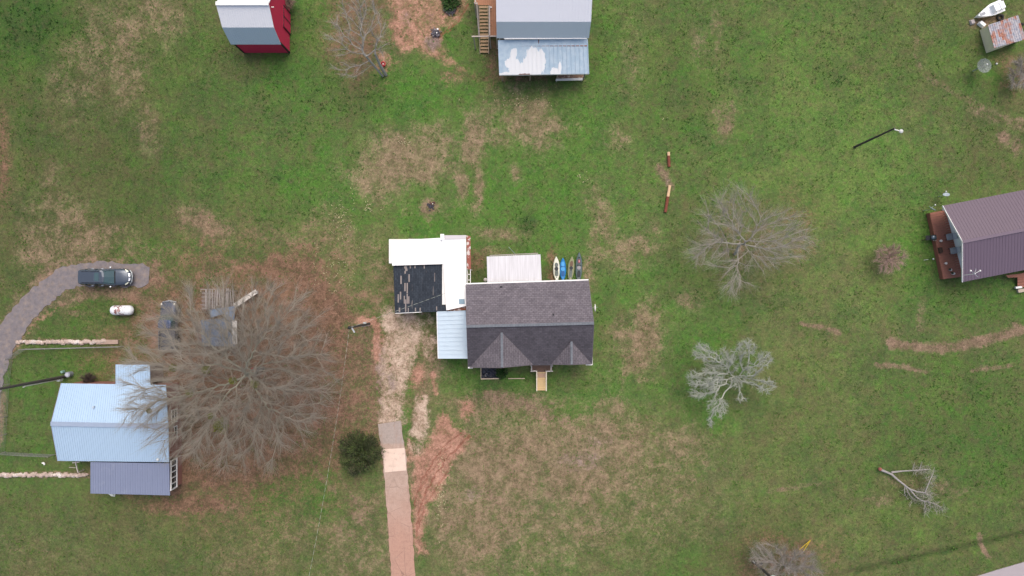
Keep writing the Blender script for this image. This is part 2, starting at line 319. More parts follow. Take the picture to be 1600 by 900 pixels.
# ------------------------------------------------------------------ ground
def ground_material():
    m, t, b = newmat('meadow', 0.95, 0, 0.1)
    co = t.coord()
    A, B, C = t.attr('mask_a'), t.attr('mask_b'), t.attr('mask_c')
    def sep(a):
        n = t.new('ShaderNodeSeparateColor'); t.l.new(a.outputs['Color'], n.inputs[0]); return n.outputs
    a_, b_, c_ = sep(A), sep(B), sep(C)
    lush, dry, clay = a_[0], a_[1], a_[2]; gravel, leaf, dark = b_[0], b_[1], b_[2]; pink, yellow = c_[0], c_[1]
    big = t.noise(co, 0.16, 5, .6); mid = t.noise(co, 0.75, 6, .66, 0.4); fine = t.noise(co, 3.2, 5, .7, 0.3); vf = t.noise(co, 11, 3, .65)
    mid2 = t.noise(t.mapping(co, loc=(31,17,0)), 1.1, 6, .7, 0.5); fine2 = t.noise(t.mapping(co, loc=(9,77,3)), 4.6, 4, .7)
    def N(n, a=.30, b=.70):
        q = t.new('ShaderNodeMapRange'); t.put(q.inputs['Value'], n); q.inputs['From Min'].default_value = a; q.inputs['From Max'].default_value = b; return q.outputs['Result']
    big, mid, fine, vf, mid2, fine2 = N(big), N(mid), N(fine), N(vf), N(mid2), N(fine2)
    lo_ = N(t.noise(t.mapping(co, loc=(3,61,8)), 0.33, 6, .68, .6))
    cx = lambda n, k: t.mul(t.math('SUBTRACT', n, 0.5), k)
    GREEN = (0.060, 0.163, 0.024); OLIVE = (0.106, 0.130, 0.048); YEL = (0.155, 0.235, 0.058); DARK = (0.034, 0.072, 0.022)
    g = t.ramp(t.add(t.add(t.add(t.mul(lush, 1.0), cx(mid, .75)), cx(fine, .5)), cx(lo_, .5)), -0.05, 1.0)
    col = t.mix(g, OLIVE, GREEN)
    col = t.mix(t.mul(t.ramp(t.add(t.add(t.mul(yellow, .7), cx(mid2, .7)), cx(fine2, .5)), 0.0, .95), .8), col, YEL)
    # thatch: small dead-grass flecks everywhere, fewer in lush places
    th = t.ramp(t.add(t.add(t.add(cx(fine2, .8), cx(mid2, .6)), cx(lo_, -.5)), t.mul(lush, -.45)), -0.15, .75)
    col = t.mix(t.mul(th, .5), col, (0.20, 0.155, 0.088))
    dk = t.ramp(t.add(t.add(t.mul(dark, 1.0), cx(fine, .8)), cx(mid2, .6)), 0.38, 1.05)
    col = t.mix(t.mul(dk, .78), col, DARK)
    w1 = N(t.noise(t.mapping(co, loc=(41,9,2)), .42, 5, .62, .5), .42, .62); w2 = N(t.noise(t.mapping(co, loc=(4,90,2)), .30, 5, .62, .5), .45, .62); w3 = N(t.noise(t.mapping(co, loc=(64,40,2)), .55, 5, .66, .5), .47, .64)
    col = t.mix(t.mul(t.mul(w1, t.math('SUBTRACT', 1.0, t.mul(lush, .7))), .42), col, (0.135, 0.105, 0.058))
    col = t.mix(t.mul(w2, .40), col, (0.038, 0.092, 0.028)); col = t.mix(t.mul(w3, .35), col, (0.088, 0.175, 0.035))
    # half-metre mottling: brown, blue-green and bright clumps
    def spot(col, sc, off, a, b, c, k, det=3):
        n = t.noise(t.mapping(co, loc=off), sc, det, .6, .3); return t.mix(t.mul(t.ramp(n, a, b), k*.5), col, c)
    col = spot(col, 1.3, (71,3,0), .50, .64, (0.135,0.10,0.06), .62, 5)
    col = spot(col, 1.7, (3,71,0), .54, .66, (0.028,0.085,0.03), .55, 4)
    col = spot(col, 2.1, (13,7,9), .55, .66, (0.10,0.21,0.03), .60, 4)
    col = spot(col, 3.6, (23,37,9), .57, .67, (0.19,0.18,0.095), .6, 3)
    col = spot(col, 4.2, (53,17,9), .60, .68, (0.03,0.05,0.022), .7, 2)
    col = t.mix(t.mul(c_[2], .8), col, t.scale_col(col, .52))  # dims the ground colour; edge vignette painted into the grass
    # scattered weeds
    wd = t.ramp(t.noise(t.mapping(co, loc=(5,5,5)), 2.3, 3, .55), 0.66, 0.74)
    col = t.mix(t.mul(wd, .6), col, (0.045, 0.105, 0.028))
    def layer(col, mask, c1, c2, e0, e1, km=1.3, kf=1.2, mx=1.0):
        nz = t.add(t.add(cx(mid, km), cx(fine2, kf)), cx(mid2, km*.5))
        f = t.ramp(t.add(mask, t.mul(nz, t.math('MULTIPLY', mask, 3.2, clamp=True))), e0, e1)
        cc = t.mix(t.ramp(t.add(t.mul(vf, .25), t.add(t.mul(fine, .3), t.mul(mid, .45))), .2, .8), c1, c2)
        return t.mix(t.mul(f, mx), col, cc)
    col = layer(col, dry, (0.165, 0.115, 0.075), (0.30, 0.205, 0.145), -0.05, 1.0, .65, .6, .80)
    col = layer(col, pink, (0.15, 0.10, 0.072), (0.265, 0.175, 0.13), 0.05, 1.1, .8, .65, .84)
    col = layer(col, leaf, (0.112, 0.066, 0.045), (0.215, 0.12, 0.085), -0.08, .88, .6, .6, .88)
    col = layer(col, clay, (0.27, 0.14, 0.098), (0.41, 0.228, 0.168), 0.05, 1.0, .7, .6, .93)
    col = layer(col, gravel, (0.32, 0.215, 0.15), (0.50, 0.39, 0.31), 0.2, 1.0, .6, .6, .95)
    D_ = sep(t.attr('mask_d'))
    col = t.mix(t.mul(t.ramp(t.add(D_[0], cx(fine2, .5)), .3, .9), .62), col, (0.21, 0.075, 0.05))
    col = layer(col, D_[1], (0.16, 0.125, 0.11), (0.26, 0.20, 0.18), 0.25, .95, .5, .5, .8)
    v = t.add(t.add(t.add(t.mul(vf, .45), t.mul(fine, .40)), t.mul(big, .10)), t.mul(mid, .16)); v = t.add(v, 0.44)
    col = t.scale_col(col, v)
    t.put(b.inputs['Base Color'], col)
    t.put(b.inputs['Normal'], t.bump(t.add(fine, vf), .55, .05))
    return m
def axis(lo, hi, st, far):
    a = np.arange(lo, hi+st, st); e = []; x = st*4; p = 0
    while p < far: p += x; e.append(p); x *= 1.35
    e = np.array(e); return np.concatenate([(lo-e)[::-1], a, hi+e])
GX = axis(-54.5, 54.5, 0.135, 2500); GY = axis(-31.5, 31.5, 0.135, 2500)
XX, YY = np.meshgrid(GX, GY, indexing='ij')
px_, py_ = XX/S+800, 450-YY/S
M = masks(np.clip(px_, -600, 2200), np.clip(py_, -600, 1500))
def ditch(px, py):
    yc = 838+(1600-px)*0.222; return np.exp(-((py-yc)/7.0)**2)*np.clip((px-1280)/60, 0, 1)
ZZ = -0.035*fbm(px_, py_, 14, 71, 3)-0.04*fbm(px_, py_, 60, 81, 2)-0.35*ditch(px_, py_)
# the burrowed and tracked clay is rutted
ZZ -= 0.05*M['clay']*fbm(px_, py_, 6, 91, 2)
nx, ny = len(GX), len(GY)
V = np.stack([XX.ravel(), YY.ravel(), ZZ.ravel()], 1)
ii, jj = np.meshgrid(np.arange(nx-1), np.arange(ny-1), indexing='ij'); q = (ii*ny+jj).ravel()
F = np.stack([q, q+ny, q+ny+1, q+1], 1)
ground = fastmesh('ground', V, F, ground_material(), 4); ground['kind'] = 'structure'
ground.data.polygons.foreach_set('use_smooth', np.ones(len(F), bool))
def put_attr(name, a, b, c):
    at = ground.data.attributes.new(name, 'FLOAT_COLOR', 'POINT')
    arr = np.stack([a.ravel(), b.ravel(), c.ravel(), np.ones(a.size)], 1).astype(np.float32); at.data.foreach_set('color', arr.ravel())
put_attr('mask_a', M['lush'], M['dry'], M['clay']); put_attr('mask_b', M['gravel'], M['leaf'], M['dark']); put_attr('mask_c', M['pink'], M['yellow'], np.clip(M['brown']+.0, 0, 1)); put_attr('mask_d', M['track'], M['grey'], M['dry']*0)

# ------------------------------------------------------------------ paved strips
def strip(name, pts, widths, z, mat, jit=0.0, label=None):
    """ragged-edged ribbon along photo-pixel points"""
    P = [W(*p) for p in pts]; L = []; Wd = []
    for i in range(len(P)-1):
        n = max(2, int((P[i+1]-P[i]).length/0.35))
        for k in range(n): L.append(lerp(P[i], P[i+1], k/n)); Wd.append(widths[i]+(widths[i+1]-widths[i])*k/n)
    L.append(P[-1]); Wd.append(widths[-1])
    for _ in range(6): L = [L[0]]+[(L[i-1]+L[i]*2+L[i+1])/4 for i in range(1, len(L)-1)]+[L[-1]]
    vs = []
    for i, p in enumerate(L):
        d_ = (L[min(i+1, len(L)-1)]-L[max(i-1, 0)]).normalized(); n = Vector((-d_.y, d_.x, 0))
        for sgn in (1, -1):
            w = Wd[i]*S/2+random.uniform(-jit, jit); vs.append((p.x+n.x*w*sgn, p.y+n.y*w*sgn, z))
    n = len(L); vs += [(x, y, -0.15) for x, y, _ in vs]
    fs = [(2*i, 2*i+1, 2*i+3, 2*i+2) for i in range(n-1)]
    fs += [(2*i, 2*i+2, 2*n+2*i+2, 2*n+2*i) for i in range(n-1)]+[(2*i+1, 2*n+2*i+1, 2*n+2*i+3, 2*i+3) for i in range(n-1)]
    mb = MB(); mb.add(vs, fs); o = mb._mk(name, mat, None, Vector((0,0,0)), False, 0); o['kind'] = 'structure'; return o
def mat_concrete_drive():
    m, t, b = newmat('drive concrete', .9, 0, .15); co = t.coord()
    n = t.noise(co, .5, 6, .7); n2 = t.noise(co, 3, 5, .7); n3 = t.noise(co, 14, 2, .6)
    col = t.mix(t.ramp(n, .35, .65), (0.36, 0.265, 0.215), (0.43, 0.325, 0.27))
    sp = t.new('ShaderNodeSeparateXYZ'); t.l.new(co, sp.inputs[0]); y = sp.outputs[1]
    # clay washed over the lower end, grey unstained slab at the head
    col = t.mix(t.ramp(t.add(y, t.mul(n, 3)), -25.5, -17.0), (0.39, 0.235, 0.18), col)
    col = t.mix(t.ramp(t.add(y, t.mul(n2, .6)), -15.9, -15.6), col, (0.34, 0.285, 0.255))
    col = t.mix(t.mul(t.ramp(n2, .56, .66), .5), col, (0.24, 0.17, 0.13))
    vo = t.new('ShaderNodeTexVoronoi'); vo.feature = 'DISTANCE_TO_EDGE'; t.put(vo.inputs['Vector'], t.mix(.12, co, t.noise(co, 1.3, 3, .6, color=True))); vo.inputs['Scale'].default_value = .55
    ck = t.ramp(vo.outputs['Distance'], .0, .018, 1, 0); col = t.mix(t.mul(ck, t.mul(t.ramp(n, .4, .6), .6)), col, (.15,.10,.08))
    st = t.noise(t.mapping(co, scale=(3.2,.22,1)), 1, 4, .65); col = t.mix(t.mul(t.ramp(st, .5, .7), .45), col, (.30,.19,.15))
    t.put(b.inputs['Base Color'], t.scale_col(col, t.add(t.mul(n2, .7), t.add(t.mul(n3, .4), .46)))); t.put(b.inputs['Normal'], t.bump(n2, .3, .02)); return m
strip('driveway', [(608, 660), (615, 705), (619, 745), (625, 820), (632, 920), (646, 1190)], [37, 37, 37, 37, 38, 39], 0.03, mat_concrete_drive(), 0.07)
mb = MB(); mb.slab([W(599,702,.034), W(632,700,.034), W(635,735,.034), W(601,738,.034)], .1)
o = mb._mk('driveway_slab', simple('new concrete', (.66,.51,.42), .85, var=.14, scale=2, c2=(.5,.38,.31), thr=(.5,.7)), None, Vector((0,0,0)), False, 0); o['kind'] = 'structure'
asp = simple('worn asphalt', (.165,.15,.158), .93, var=.42, scale=2.2, c2=(.225,.185,.165), thr=(.42,.68), bump=.8)
strip('gravel_drive', [(-150, 1290), (-80, 900), (-12, 590), (2, 545), (18, 515), (45, 480), (70, 458), (90, 440), (115, 430), (140, 428), (180, 429), (222, 430), (233, 431)], [34, 34, 34, 36, 38, 36, 34, 34, 36, 38, 38, 35, 22], 0.012, asp, 0.16)
mb = MB(); mb.slab([W(-2200,1925,.02), W(600,1154,.02), W(1512,905,.02), W(1560,890,.02), W(1605,877,.02), W(1900,795,.02), W(4200,163,.02), W(4200,273,.02), W(1900,905,.02), W(1512,1013,.02), W(600,1264,.02), W(-2200,2035,.02)], .2)
o = mb._mk('road', simple('road asphalt', (.33,.295,.31), .9, var=.07, scale=1.2), None, Vector((0,0,0)), False, 0); o['kind'] = 'structure'

# ------------------------------------------------------------------ common materials
def metal_roof(name, c, c2=None, thr=(.55, .7), var=.05, rough=.45, scale=.8, stretch=(1,1,1)):
    return simple(name, c, rough, 0.0, var, scale, .05, c2, thr, spec=.5, stretch=stretch)
def shingle(name, c1, c2, rot=0.0, dark=(.06,.055,.06), streak=None):
    m, t, b = newmat(name, .92, 0, .15); co = t.mapping(t.coord(), rot=(0, 0, rot))
    br = t.new('ShaderNodeTexBrick'); t.l.new(co, br.inputs['Vector'])
    br.inputs['Color1'].default_value = (*c1, 1); br.inputs['Color2'].default_value = (*c2, 1); br.inputs['Mortar'].default_value = (*dark, 1)
    br.inputs['Scale'].default_value = 1; br.inputs['Brick Width'].default_value = .34; br.inputs['Row Height'].default_value = .17
    br.inputs['Mortar Size'].default_value = .012; br.inputs['Mortar Smooth'].default_value = .3; br.inputs['Bias'].default_value = 0.0
    n = t.noise(co, .5, 6, .7); n2 = t.noise(co, 4, 4, .7)
    col = t.scale_col(br.outputs[0], t.add(t.mul(n, .8), t.add(t.mul(n2, .7), .25)))
    if streak:
        br2 = t.new('ShaderNodeTexBrick'); t.l.new(t.mapping(co, loc=(.3,.1,0)), br2.inputs['Vector'])
        br2.inputs['Color1'].default_value = (0,0,0,1); br2.inputs['Color2'].default_value = (1,1,1,1); br2.inputs['Mortar'].default_value = (0,0,0,1)
        br2.inputs['Scale'].default_value = 1; br2.inputs['Brick Width'].default_value = .9; br2.inputs['Row Height'].default_value = .14; br2.inputs['Bias'].default_value = -.3
        lost = t.mul(t.ramp(br2.outputs[0], .55, .7), t.ramp(t.noise(t.mapping(co, scale=(.35, 1.1, 1)), .9, 3, .6), .52, .6))
        col = t.mix(lost, col, streak)
    t.put(b.inputs['Base Color'], col); t.put(b.inputs['Normal'], t.bump(t.add(t.mul(br.outputs[1], -1), n2), .35, .02))
    MATS[name] = m; return m
WHITE = simple('white paint', (.78,.77,.75), .6, var=.06)
SIDING = simple('white siding', (.70,.69,.66), .7, var=.06, stretch=(.3,.3,6))
WOOD = simple('weathered timber', (.30,.235,.17), .85, var=.3, scale=5)
NEWWOOD = simple('new yellow timber', (.66,.47,.24), .8, var=.14, scale=4)
GREYW = simple('grey timber', (.33,.30,.27), .9, var=.2, scale=5)
REDDECK = simple('red stained decking', (.29,.125,.088), .8, var=.25, scale=3)
GLASS, t_, b_ = newmat('window glass', .08, 0, .6); b_.inputs['Base Color'].default_value = (.02,.028,.035,1)
BLACK = simple('black rubber', (.02,.02,.021), .7, var=.1)
STEEL = simple('galvanised steel', (.42,.45,.47), .45, .6, .1)
RUST = simple('rusty sheet metal', (.23,.085,.05), .85, var=.3, scale=2.5, c2=(.55,.50,.48), thr=(.5,.62))

def window(parent, c, w, h, axis='x', face=1):
    """wall window with frame and glass; axis = the wall's direction"""
    fm = MB(); gm = MB(); c = Vector(c); o = .03*face
    if axis == 'x':
        for dx, dz, sx, sz in ((0,h/2,w+.16,.08),(0,-h/2,w+.16,.08),(-w/2,0,.08,h-.08),(w/2,0,.08,h-.08),(0,0,w-.08,.045)): fm.box((c.x+dx, c.y+o, c.z+dz), (sx,.08,sz))
        gm.box((c.x, c.y+o*.4, c.z), (w-.06,.05,h-.06))
    else:
        for dx, dz, sx, sz in ((0,h/2,w+.16,.08),(0,-h/2,w+.16,.08),(-w/2,0,.08,h-.08),(w/2,0,.08,h-.08),(0,0,w-.08,.045)): fm.box((c.x+o, c.y+dx, c.z+dz), (.08,sx,sz))
        gm.box((c.x+o*.4, c.y, c.z), (.05,w-.06,h-.06))
    f = fm.build('window', WHITE, parent); gm.build('pane', GLASS, f)
def door(parent, c, w, h, axis, face, mat):
    mb = MB(); c = Vector(c); k = Vector((c.x, c.y, c.z+h/2))
    if axis == 'x': mb.box((k.x, k.y+.03*face, k.z), (w,.08,h)); hp = (k.x+w*.4, k.y+.1*face, c.z+1)
    else: mb.box((k.x+.03*face, k.y, k.z), (.08,w,h)); hp = (k.x+.1*face, k.y+w*.4, c.z+1)
    dd = mb.build('door', mat, parent, bevel=.01); MB().ball(hp, .04, 6, 4).build('handle', STEEL, dd)

# ------------------------------------------------------------------ main house
zE, zR = 3.5, 6.3
NW, NE, SE, SW = W(728.2,444.5,zE), W(919.5,438.2,zE), W(925,568.5,zE), W(731.5,573,zE)
RW, RE = W(729,510,zR), W(928,505,zR)
hc = (NW+SE)/2; house = thing('house', 'house with brown shingle roof and two small front gables in the middle of the view', 'house', (hc.x, hc.y, 0))
mb = MB(); pl = walls(mb, [NW,NE,SE,SW], zE-.06, .35, (RW,RE)); mb.build('wall', SIDING, house)
mb = MB(); mb.slab([Vector((p.x*1, p.y, .45)) for p in [Vector((p.x+(.03 if p.x>hc.x else -.03), p.y+(.03 if p.y>hc.y else -.03),0)) for p in pl]], .6)
mb.build('foundation', simple('concrete block', (.33,.31,.29), .9, var=.2), house)
SH = shingle('grey brown shingles', (.165,.148,.166), (.125,.113,.130)); SHX = shingle('grey brown shingles turned', (.17,.152,.168), (.13,.117,.132), R(90))
SHF = shingle('grey brown shingles shaded', (.108,.099,.114), (.085,.078,.090))  # same shingles as the back; front slope's shade put into the colour
mb = MB(); mb.slab([NW, NE, RE, RW], .14); mb.build('roof_slope', SH, house)
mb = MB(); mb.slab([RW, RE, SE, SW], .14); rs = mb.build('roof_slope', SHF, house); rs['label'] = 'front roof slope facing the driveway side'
CAPM = simple('ridge cap shingles', (.15,.165,.185), .9, var=.45, scale=3)
mb = MB(); n = 44
for i in range(n):
    a, b2 = lerp(RW, RE, i/n), lerp(RW, RE, (i+.94)/n); mb.bar(a+Vector((0,0,.03)), b2+Vector((0,0,.05)), .26, .035)
mb.build('ridge_cap', CAPM, house)
def cross_gable(apex, footl, footr, mid):
    zf = zE+.03
    # apex sits on the front slope
    t0 = (apex[1]-508)/(571-508); za = zR+(zE-zR)*t0+.02
    A = W(*apex, za+.05); L = W(*footl, zf); Rr = W(*footr, zf); F = W(*mid, za-.12)
    mb = MB(); mb.slab([A, F, L], .12); mb.slab([A, Rr, F], .12); g = mb.build('gable_roof', SHX, house)
    y = F.y+.12; mb = MB()
    mb.add([(L.x+.35, y+.1, zE-.12), (Rr.x-.35, y+.1, zE-.12), (F.x, y+.1, F.z-.22), (L.x+.35, y+.25, zE-.12), (Rr.x-.35, y+.25, zE-.12), (F.x, y+.25, F.z-.22)], [(0,1,2),(5,4,3),(0,3,4,1),(1,4,5,2),(2,5,3,0)])
    mb.build('gable_wall', SIDING, g)
    mb = MB()
    for i in range(12): mb.bar(lerp(A, F, i/12)+Vector((0,0,.03)), lerp(A, F, (i+.93)/12)+Vector((0,0,.045)), .22, .03)
    mb.build('gable_cap', CAPM, g)
    mb = MB(); mb.bar(L+Vector((0,-.03,-.07)), F+Vector((0,-.03,-.07)), .04, .16); mb.bar(F+Vector((0,-.03,-.07)), Rr+Vector((0,-.03,-.07)), .03, .14); mb.build('fascia', simple('dull brown trim', (.15,.135,.145), .8), g)
cross_gable((784,519.5), (734,573.8), (833.6,569.5), (784.5,574.2)); cross_gable((893,533.5), (861,569), (924.6,568.2), (893.3,569.5))
mb = MB(); mb.bar(NW+Vector((0,.07,-.06)), NE+Vector((0,.07,-.06)), .12, .12); mb.build('gutter', WHITE, house)
for pr_ in (((NW,RW),(RW,SW)), ((NE,RE),(RE,SE))):
    mb = MB()
    for a, b2 in pr_: k = Vector((-.012 if a.x < 2 else .012, 0, -.10)); mb.bar(a+k, b2+k, .03, .18)
    mb.build('fascia', simple('dull brown trim', (.15,.135,.145), .8), house)
mb = MB(); mb.bar(SW+Vector((-.02,-.1,-.1)), SW+Vector((.45,-.1,-.1)), .14, .1); mb.build('gutter', WHITE, house); mb = MB(); mb.bar(SE+Vector((0.03,.9,-.1)), SE+Vector((.03,-.1,-.1)), .08, .1); mb.bar(SE+Vector((-.6,-.1,-.1)), SE+Vector((.03,-.1,-.1)), .08, .1); mb.build('gutter', WHITE, house)
for (x, y, r) in ((783, 448, .09), (864.5, 491.5, .1)):
    z = zE+(zR-zE)*((y-441)/(507-441)); p = W(x, y, z)
    mb = MB(); mb.tube([p-Vector((0,0,.1)), p+Vector((0,0,.3))], r*.8, 10); mb.box((p.x, p.y, p.z+.02), (.2,.2,.03)); mb.build('vent_pipe', simple('dark vent', (.03,.03,.035), .6), house)
for x in (1.6, 4.2, 7.0): pass
yS = min(p.y for p in pl); yN = max(p.y for p in pl); xE = max(p.x for p in pl); xW = min(p.x for p in pl)
for x in (-3.0, -.9, 5.0, 7.0): window(house, (x, yS, 2.0), 1.0, 1.3, 'x', -1)
for y in (-1.6, -5.4): window(house, (xE, y, 2.0), 1.0, 1.3, 'y', 1)
for x in (-3.2, 4.4, 6.8): window(house, (x, yN-.1, 2.0), 1.0, 1.1, 'x', 1)
door(house, (2.75, yS, .55), .95, 2.05, 'x', -1, simple('dark door', (.08,.03,.025), .5))

def lnb_dish(px, py, z, r, face, label, mesh=False, tilt=50, mount=None):
    """satellite dish: shallow bowl, feed arm with head, mast"""
    c = W(px, py, z); t = thing('satellite_dish', label, 'satellite dish', (c.x, c.y, 0 if mount is None else mount), 'satellite dishes')
    f = Vector((math.cos(R(face))*math.cos(R(tilt)), math.sin(R(face))*math.cos(R(tilt)), math.sin(R(tilt))))
    u = f.cross(Vector((0,0,1))); u = u.normalized() if u.length > .01 else Vector((1,0,0)); v = u.cross(f).normalized()
    mb = MB(); N = 20; rg = []
    for k in range(7):
        q = k/6; rg.append([c+u*(r*max(q,.02)*math.cos(2*math.pi*i/N))+v*(r*1.08*max(q,.02)*math.sin(2*math.pi*i/N))+f*(.22*r*q*q) for i in range(N)])
    for k in range(6, -1, -1):
        q = k/6; rg.append([c+u*(r*max(q,.02)*math.cos(2*math.pi*i/N))+v*(r*1.08*max(q,.02)*math.sin(2*math.pi*i/N))+f*(.22*r*q*q-.02) for i in range(N)])
    mb.rings(rg); mb.build('reflector', simple('dish grey', (.36,.42,.47), .5), t, smooth=True)
    e = c+f*(r*1.25)-v*(r*.2); mb = MB(); mb.tube([c-v*(r*.9), e], .02, 6); mb.build('feed_arm', STEEL, t)
    MB().ball(e, .07, 8, 5).build('feed_head', WHITE, t)
    mb = MB(); mb.tube([(c.x, c.y, 0 if mount is None else mount), c-f*.04], .035, 8); mb.build('mast', STEEL, t)
# dish on the east gable of the house
c = W(926.5, 481, 4.2)
t = thing('satellite_dish', 'small white oval dish on the right end of the main house roof', 'satellite dish', (c.x, c.y, 4.0), 'satellite dishes')
mb = MB(); N = 16; mb.rings([[c+Vector((.10+.12*q*q, .38*q*math.cos(2*math.pi*i/N), .34*q*math.sin(2*math.pi*i/N)+.1)) for i in range(N)] for q in (1, .66, .33, .03)]+[[c+Vector((.08+.12*q*q, .38*q*math.cos(2*math.pi*i/N), .34*q*math.sin(2*math.pi*i/N)+.1)) for i in range(N)] for q in (.03, .33, .66, 1)]); mb.build('reflector', WHITE, t, smooth=True)
mb = MB(); mb.tube([c+Vector((.1,0,0)), c+Vector((.42,.08,.15))], .02, 6); mb.build('feed_arm', STEEL, t)
mb = MB(); mb.tube([c+Vector((.09,0,.1)), c+Vector((-.5,0,-.1))], .025, 6); mb.build('mast', STEEL, t)

# ------------------------------------------------------------------ side carport (pale blue metal)
Q = [W(683,487,2.95), W(727.6,485.5,3.25), W(731.2,560,3.25), W(685,560,2.95)]
cp = thing('carport', 'carport with pale blue ribbed metal roof left of the brown shingled house', 'carport', ((Q[0].x+Q[2].x)/2, (Q[0].y+Q[2].y)/2, 0))
mb = MB(); mb.slab(Q, .08); ribs(mb, Q[0], Q[3], Q[2], Q[1], 11, .07, .05); mb.build('roof', metal_roof('pale blue metal', (.46,.56,.64), var=.09, scale=1.2), cp)
mb = MB(); mb.bar(Q[0]+Vector((-.03,0,-.08)), Q[3]+Vector((-.03,0,-.08)), .08, .12); mb.bar(Q[0]+Vector((0.05,.05,.0)), Q[0]+Vector((.9,.1,.03)), .14, .08); mb.build('gutter', WHITE, cp)
for u in (.03, .5, .97):
    p = lerp(Q[0], Q[3], u); MB().bar((p.x+.2, p.y, 0), (p.x+.2, p.y, p.z-.08), .1, .1).build('post', WHITE, cp)

# ------------------------------------------------------------------ rear patio cover
Q = [W(761,401,2.75), W(844,397.5,2.75), W(846,441,3.2), W(762,443.5,3.2)]
pc = thing('patio_cover', 'white corrugated patio cover behind the brown shingled house', 'patio cover', ((Q[0].x+Q[2].x)/2, (Q[0].y+Q[2].y)/2, 0))
def mat_streaky(name, c, c2, y0, y1):
    m, t, b = newmat(name, .45, 0, .5); co = t.coord(); sp = t.new('ShaderNodeSeparateXYZ'); t.l.new(co, sp.inputs[0])
    st = t.noise(t.mapping(co, scale=(5, .2, 1)), 1, 4, .7); n = t.noise(co, 5, 4, .7)
    f = t.mul(t.ramp(t.add(sp.outputs[1], t.mul(n, .5)), y0, y1), t.ramp(n, .45, .55))
    col = t.mix(t.mul(f, .7), c, c2); t.put(b.inputs['Base Color'], t.scale_col(col, t.add(t.mul(st, .9), .55))); MATS[name] = m; return m
mb = MB(); mb.slab(Q, .06); ribs(mb, Q[0], Q[1], Q[2], Q[3], 26, .09, .06); mb.build('roof', mat_streaky('streaky white sheet', (.50,.50,.53), (.32,.27,.23), -.3, -1.6), pc)
mb = MB(); mb.bar(Q[0]+Vector((.25,.12,-.2)), Q[1]+Vector((-.2,.12,-.2)), .08, .16); mb.build('beam', GREYW, pc)
for u in (.04, .35, .66, .96):
    p = lerp(Q[0], Q[1], u); MB().bar((p.x, p.y-.1, 0), (p.x, p.y-.1, p.z-.1), .1, .1).build('post', GREYW, pc)
a, b2 = W(806,398,2.4), W(795,386,3.4)
mb = MB(); mb.tube([(a.x, a.y, 0), a, b2], .03, 6); mb.top('metal_pole', STEEL, 'thin bent metal pole sticking out behind the white corrugated patio cover', 'pole', org=(a.x, a.y, 0))
c = W(758.5, 437, .5)
mb = MB(); mb.rings([[(c.x+r*math.cos(k*.785), c.y+r*math.sin(k*.785), z) for k in range(8)] for r, z in ((.16,0),(.2,.45),(.14,.5),(.06,.56))]); mb.top('bucket', simple('bucket white', (.7,.66,.62), .6), 'small pale bucket at the left rear corner of the white patio cover', 'bucket')

# ------------------------------------------------------------------ workshop with the white L roof
ws = thing('workshop', 'outbuilding with a bright white metal roof left of the house', 'outbuilding', (W(700,420).x, W(700,420).y, 0))
WR = metal_roof('bright white roof', (.83,.83,.82), var=.02)
E4 = [W(690,368,3.5), W(728,367.5,3.3), W(729.2,478,3.3), W(697.5,485,3.42)]
W4 = [W(611,376,3.05), W(690.5,371.5,3.3), W(694,412.5,3.3), W(612.8,415,3.05)]
mb = MB(); mb.slab(E4, .1); ribs(mb, E4[0], E4[3], E4[2], E4[1], 24, .03, .02); mb.build('roof', WR, ws)
mb = MB(); mb.slab(W4, .1); ribs(mb, W4[0], W4[1], W4[2], W4[3], 14, .03, .018); mb.build('roof', WR, ws)
mb = MB(); mb.box((*W(691,370,3.6).xy, 3.55), (.36,.55,.14)); mb.build('roof_cap', WR, ws)
mb = MB(); mb.slab([W(694.5,367.6,3.56), W(727.6,367.4,3.36), W(727.8,373.6,3.36), W(694.8,373.6,3.56)], .03); mb.build('flashing', simple('dull lavender flashing', (.5,.47,.49), .5, var=.05), ws)
mb = MB(); mb.slab([W(717,467.5,3.39), W(725.8,467,3.35), W(726,475,3.35), W(717.3,475.2,3.39)], .03); mb.build('skylight', simple('skylight blue', (.20,.30,.37), .35), ws)
mb = MB(); p = W(703,438.5,3.5); mb.tube([p-Vector((0,0,.15)), p+Vector((0,0,.12))], .05, 8); mb.build('vent_pipe', STEEL, ws)
mb = MB(); mb.box((*W(711,424).xy, 1.6), (2.0,6.7,3.2)); mb.box((*W(652,395).xy, 1.45), (4.8,2.4,2.9)); mb.build('wall', SIDING, ws)
x = W(652,0).x; window(ws, (x, W(0,395).y+1.2, 1.7), 1.0, 1.0, 'x', 1)
mb = MB(); Q = [W(700,477.5,3.1), W(727.5,477,3.1), W(728,484.5,3.0), W(699,486,3.0)]; mb.slab(Q, .04); mb.build('roof_patch', RUST, ws)
Q = [W(728.6,367.6,2.9), W(735,369,2.6), W(736,420.5,2.6), W(729.5,421,2.9)]
mb = MB(); mb.slab(Q, .04)
mb.build('side_roof', simple('rusty patchwork', (.30,.10,.075), .8, var=.3, scale=2.2, c2=(.62,.55,.52), thr=(.52,.56), stretch=(.6,1,1)), ws)
mb = MB(); a, b2, c_, d_ = W(730.5,421,2.5), W(735,421,2.5), W(735,443,2.5), W(730.5,443,2.5)
for p, q2 in ((a,d_),(b2,c_),(lerp(a,d_,.35),lerp(b2,c_,.35)),(lerp(a,d_,.75),lerp(b2,c_,.75)),(d_,c_)): mb.bar(p, q2, .07, .07)
for p in (b2, c_): mb.bar((p.x,p.y,0), p, .08, .08)
mb.build('side_frame', WHITE, ws)

